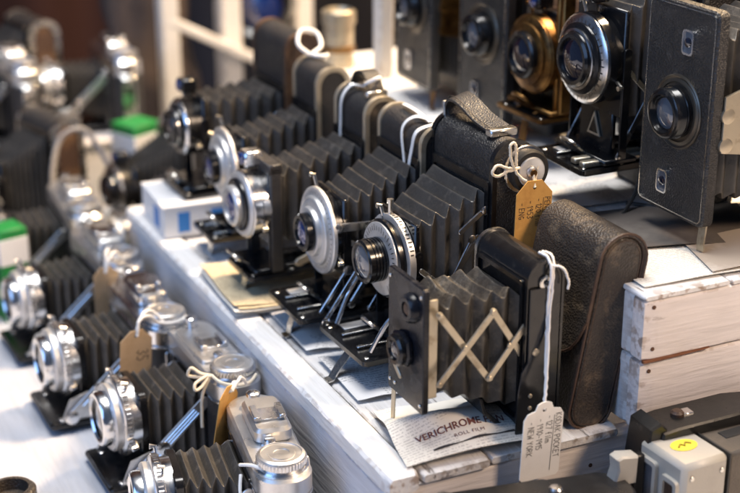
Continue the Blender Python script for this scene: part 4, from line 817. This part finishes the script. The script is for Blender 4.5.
for pts in ([(.002, .006, .0845), (-.006, .008, .087), (-.012, .010, .0915), (-.014, .011, .086), (-.007, .008, .0845), (.0, .005, .085)], [(-.001, .006, .085), (-.008, .002, .080), (-.013, .000, .0795), (-.012, .002, .0835), (-.002, .006, .0855)], [(.0, .006, .085), (-.007, .003, .074), (-.0085, .002, .060), (-.009, .001, .050)], [(.001, .006, .085), (.004, -.004, .0835), (.012, -.012, .0832), (.022, -.011, .0832), (.030, -.002, .0832)]):
    obj('string', MB().tube(smooth_path(pts, 7), .0011, 7), cord, bow)
s1 = thing('cord', 'white cord wound under the knob of the pale satin topped camera', 'cord', (.268, .719, TZ))
for pts in ([(-.003, .018, .078), (.0, .005, .0835), (.006, -.004, .0838), (.018, -.008, .0838), (.030, -.002, .0835), (.036, .004, .080), (.037, .004, .062)], [(-.002, .020, .070), (-.006, .010, .060), (-.004, -.002, .045)]):
    obj('string', MB().tube(smooth_path(pts, 7), .0011, 7), cord_white, s1)
# ------------------------------------------------------------------ front corner of the table, right of the step
mv = thing('movie_camera', 'pale grey plastic movie camera with yellow oval sticker on top', 'camera', (.4715, .5725, TZ), (0, 0, R(3))); mv.scale = (1, 1, 1.12)
obj('front_housing', MB().box(0, .034, 0, .041, .002, .098, .003), grey_plastic, mv)
obj('rear_housing', MB().box(.0342, .11, .0008, .0402, .002, .0972, .002), taupe_plastic, mv)
for y0, y1, z0, z1 in ((.0215, .0385, .063, .091), (.003, .017, .052, .088)):
    wn = obj('window_frame', frame_prism(MB(), rrect((y1 - y0) / 2, (z1 - z0) / 2, .0025, 4, (y0 + y1) / 2, (z0 + z1) / 2), rrect((y1 - y0) / 2 - .0026, (z1 - z0) / 2 - .0026, .0014, 4, (y0 + y1) / 2, (z0 + z1) / 2), 'x', -.0028, .0006), grey_plastic, mv)
    obj('window_pane', MB().box(-.0012, -.0002, y0 + .002, y1 - .002, z0 + .002, z1 - .002, .0003), leather_rust if y0 < .01 else glass_grey, wn)
obj('seam', MB().box(.0336, .0346, -.0002, .0412, .0015, .0981, .0001), tick_ink, mv)
obj('side_seam', MB().box(.004, .030, -.0003, .0003, .0475, .0482, .0001), tick_ink, mv)
for x, z in ((.006, .09), (.028, .09), (.006, .055), (.028, .055)): screw(mv, (x, 0, z), (0, -1, 0), .0015)
obj('top_slot', MB().box(.045, .075, .016, .024, .0971, .0977, .0002), tick_ink, mv)
obj('lens_barrel', MB().lathe([(.014, 0), (.014, .010), (.012, .012), (.009, .0118), (.008, .008), (.001, .0078)], (0, .021, .03), (-1, 0, 0), 32), enamel, mv)
mb = MB().prism([(.0165 + .0088 * math.cos(R(a)), .0205 + .0062 * math.sin(R(a))) for a in range(0, 360, 15)], 'z', .0979, .0984); stk = obj('sticker', mb, yellow, mv)
obj('sticker_mark', MB().tube([(.0115, .0190, .0985), (.0145, .0215, .0985), (.0160, .0190, .0985), (.0185, .0222, .0985), (.0215, .0198, .0985)], .0007, 5), olive, stk)
bc = thing('flash_unit', 'black plastic camera with flat top between pale grey movie camera and crate', 'camera', (.478, .6035, TZ), (0, 0, R(-2))); bc.scale = (1, 1, .965)
obj('body', MB().box(.004, .085, .004, .024, 0, .110, .002), plastic, bc)
obj('top_cover', MB().prism([(.0, .110), (.004, .106), (.088, .106), (.092, .112), (.092, .117), (.060, .121), (.012, .1195), (.002, .118)], 'y', .0, .0275, .0012), plastic, bc)
obj('front_block', MB().prism([(-.0085, .098), (-.006, .092), (.0005, .086), (.006, .086), (.006, .119), (.001, .124), (-.006, .121)], 'y', .002, .025, .0012), plastic, bc)
obj('shutter_button', MB().lathe([(.0042, 0), (.0042, .002), (.003, .0034), (.0005, .0036)], (.021, .015, .1195), (0, 0, 1), 20), leather_rust, bc)
for i in range(7): obj('grip_rib', MB().box(.022 + i * .0032, .0236 + i * .0032, .0028, .0045, .08, .104, .0003), plastic, bc)
obj('button_plate', MB().box(.023, .031, .012, .019, .1196, .1212, .0004), chrome, bc)
lv = thing('plastic_lever', 'small pale grey plastic lever sticking out beside the movie camera', 'lever', (.4615, .6, TZ)); lv.scale = (1, 1, 1.11)
obj('lever_tab', MB().prism([(-.0155, .082), (-.0150, .0785), (.0, .078), (.0005, .094), (-.011, .096), (-.0145, .0945), (-.0135, .088)], 'y', .002, .012, .0012), grey_plastic, lv)
obj('lever_arm', MB().box(-.0012, .006, .0035, .0105, .0, .0935, .0008), plastic, lv)
# dark camera top in the foreground below the step's near corner
fg = folder35('black bodied folding camera standing on the table right under the step end', .348, .586, R(80), style=0, top=mat('black_top', (.02, .019, .019), .35, .2, rvar=.1), knob=False, hump=False, shoe=False)
fg.location = (.385, .589, TZ); fg.scale = (1.12, 1.12, 1.12)
ol = thing('lens_cap', 'small dark ribbed lens lying on the table by the left edge', 'lens', (.150, .872, TZ))
obj('cap_barrel', MB().lathe([(.016, 0), (.017, .002), (.017, .018), (.015, .02), (.012, .02), (.011, .012), (.001, .012)], (0, 0, 0), (0, 0, 1), 36), leather_brown, ol)
obj('cap_rim', MB().lathe([(.0172, .008), (.0178, .0085), (.0178, .011), (.0172, .0115)], (0, 0, 0), (0, 0, 1), 36), strut_metal, ol)

# ------------------------------------------------------------------ blurred things farther along
bx = thing('film_box', 'small white card box with blue panels under the rust edged camera', 'box', (.327, 1.07, .0016), (0, 0, R(-3)))
obj('box_body', MB().box(0, .066, 0, .07, 0, .026, .0006), mat('white_carton', (.75, .75, .76), .5), bx)
for x0, x1 in ((.012, .022), (.040, .052)): obj('blue_panel', MB().box(x0, x1, -.0004, .0004, .004, .021, .0001), blue_card, bx)
obj('blue_panel', MB().box(-.0004, .0004, .015, .03, .004, .021, .0001), blue_card, bx); obj('box_lid', MB().box(-.0006, .0666, -.0006, .0706, .0245, .0272, .0004), mat('white_carton', (0, 0, 0)), bx)
def carton(label, x, y, z, sx, sy, sz, rz, m):
    t = thing('film_carton', label, 'carton', (x, y, z), (0, 0, rz)); obj('carton_body', MB().box(-sx, sx, -sy, sy, 0, sz, .001), m, t)
    obj('white_band', MB().box(-sx - .0004, sx + .0004, -sy - .0004, sy + .0004, sz * .62, sz * .9, .0003), MATS['white_carton'], t); return t
carton('short green and white film carton beside a chrome lens of the table row', .226, 1.205, TZ, .013, .013, .085, R(12), green)
carton('green and white film carton standing past the far end of the step', .405, 1.405, TZ, .018, .018, .105, R(25), green)
GP = 'upright cameras crowded on the far table'
riser = thing('riser_box', 'low white riser box carrying the farthest cameras', 'box', (0, 0, 0))
board(riser, 'riser_top', -.03, .44, 1.452, 1.636, -.032, -.026, paint_x, .001); board(riser, 'riser_front', -.028, .438, 1.455, 1.466, TZ, -.0325, paint_x, .001)
RZ = -.026
far_specs = [('upright camera with broad nickel arch edge in front of the riser box', .30, 1.402, TZ, 14, nickel, 'silver', .125), ('rust sided upright camera right behind the step end', .42, 1.33, TZ, 6, satin, 'black', .12),
             ('low upright camera beside the crate behind the rust edged one', .505, 1.235, TZ, 4, champagne, 'compur', .1), ('nickel edged upright camera by the trestle', .565, 1.40, TZ, -5, nickel, 'silver', .13),
             ('upright camera on the riser box at its rust curtain end', .07, 1.592, RZ, 12, satin, 'compur', .095), ('upright camera standing in the middle of the riser box', .20, 1.592, RZ, 8, nickel, 'silver', .105), ('upright camera on the riser box before the navy curtain', .33, 1.592, RZ, 10, nickel, 'compur', .11)]
for i, (lb, x, y, z, a, tr, sty, hh_) in enumerate(far_specs):
    o = upright('folding_camera', lb, x, y, z, R(a), w=.075, h=hh_, t=.034, style=sty, trim=tr, end_m=leather_rust if i % 2 == 0 else leather, body_m=leather_rust if i == 1 else leather, group=GP, arms=False, trim_w=.006, zb=min(.078, hh_ * .5), s1=(.029, min(.047, hh_ * .42)), lz=min(.072, hh_ * .52))
for src, x, y, z, a, lb in ((T3, .385, 1.228, TZ, 5, 'chrome topped folding camera right behind the far end of the step'), (T2, .165, 1.385, TZ, -6, 'chrome topped folding camera before the far arch edged one'), (T3, .04, 1.40, TZ, 20, 'turned chrome topped folding camera beside the rust curtain'),
                        (T4, .165, 1.25, TZ, 4, 'chrome topped folding camera behind the pale table edge'), (T2, .05, 1.22, TZ, 15, 'chrome topped folding camera left of the far table row'), (T1, .055, 1.31, TZ, -8, 'pale topped folding camera among the far chrome ones'),
                        (T3, .07, 1.513, RZ, 4, 'chrome topped camera on the riser box by the rust curtain'), (T2, .18, 1.513, RZ, -4, 'flat topped chrome camera on the riser box'), (T1, .29, 1.513, RZ, 3, 'pale topped camera on the riser box'), (T3, .40, 1.513, RZ, -3, 'chrome topped camera on the riser box beside the knitted bag')):
    q = copy_tree(src); q.location = (x, y, z); q.rotation_euler[2] = R(a); q['label'] = lb; q['group'] = 'chrome topped cameras scattered on the far table'
strap_grey = mat('grey_strap_leather', (.46, .43, .41), .45, noise_col=(.3, .27, .25), nscale=30, bump=.3, bscale=300)
tag(obj('camera_strap', MB().tube(smooth_path([(.298, 1.345, -.092), (.302, 1.345, -.02), (.312, 1.347, .012), (.327, 1.345, .022), (.341, 1.345, .014), (.358, 1.343, -.02), (.366, 1.34, -.06), (.37, 1.34, -.093)], 6), .0042, 9, flat=.45), strap_grey), 'pale grey strap arching up behind the far end of the step', 'strap')
bag = thing('knitted_bag', 'taupe knitted bag standing behind the far cameras', 'bag', (.485, 1.60, TZ)); bag.scale = (.44, .44, .5)
mb = MB(); vs = []; fs = []; nn = 30
prf = [(.06, 0), (.11, .03), (.13, .10), (.115, .2), (.10, .28), (.115, .36), (.12, .45), (.10, .52)]
for k, (r_, z) in enumerate(prf):
    for i in range(nn): a = 2 * math.pi * i / nn; q = r_ * (1 + .1 * math.sin(3 * a + k) + .05 * math.sin(7 * a - k)); vs.append((q * math.cos(a), q * .6 * math.sin(a), z))
for k in range(len(prf) - 1):
    for i in range(nn): j = (i + 1) % nn; fs.append((k * nn + i, k * nn + j, (k + 1) * nn + j, (k + 1) * nn + i))
fs += [tuple(range(nn)), tuple((len(prf) - 1) * nn + i for i in range(nn))]
obj('bag_body', mb.add(vs, fs), knit, bag, ang=80); obj('bag_handle', MB().tube(smooth_path([(-.07, 0, .5), (-.05, .0, .6), (.05, 0, .6), (.07, 0, .5)], 6), .012, 8), knit, bag)
tb = thing('brass_tube', 'tan brass lens tube standing on the crate end left of the white post', 'lens', (.55, 1.215, ZU))
obj('tube_barrel', MB().lathe([(.014, 0), (.014, .04), (.016, .041), (.016, .052), (.013, .054), (.011, .05), (.001, .05)], (0, 0, 0), (0, 0, 1), 30), strut_metal, tb); obj('tube_ring', MB().lathe([(.0145, .015), (.0155, .0155), (.0155, .02), (.0145, .0205)], (0, 0, 0), (0, 0, 1), 30), brass, tb)
def post(label, x, y, z0, z1, wdt=.014): return tag(board(None, 'white_post', x - wdt, x + wdt, y - wdt, y + wdt, z0, z1, paint_z, .002), label, 'post')
post('white square post standing on the crate end beside a flat faced camera', .569, 1.16, ZU, .6, .0075)
tr = thing('white_trestle', 'white wooden trestle frame with a slanted cross rail behind the step', 'trestle', (0, 0, 0))
board(tr, 'leg', .553, .578, 1.545, 1.57, TZ, .4, paint_z, .002); board(tr, 'leg', .655, .68, 1.575, 1.60, TZ, .4, paint_z, .002)
o = board(tr, 'rail',   .47, .66, 1.524, 1.544, .030, .041, paint_z, .002); o.rotation_euler[1] = R(28)
post('slim white post standing in front of the knitted bag', .486, 1.535, TZ, .4, .0105)
ln = thing('large_lens', 'large round lens with blue reflection on the trestle rail', 'lens', (.628, 1.60, TZ))
obj('lens_barrel', MB().lathe([(.04, 0), (.04, .05), (.036, .055), (.03, .05), (.028, .03), (.002, .03)], (0, 0, .175), (-.5, -.8, .1), 40), enamel, ln)
obj('lens_glass', MB().lathe([(.031, .04), (.02, .046), (.003, .049)], (0, 0, .175), (-.5, -.8, .1), 30), glass_blue, ln)
obj('lens_stand', MB().box(-.012, .012, -.012, .012, 0, .15, .001), enamel, ln)
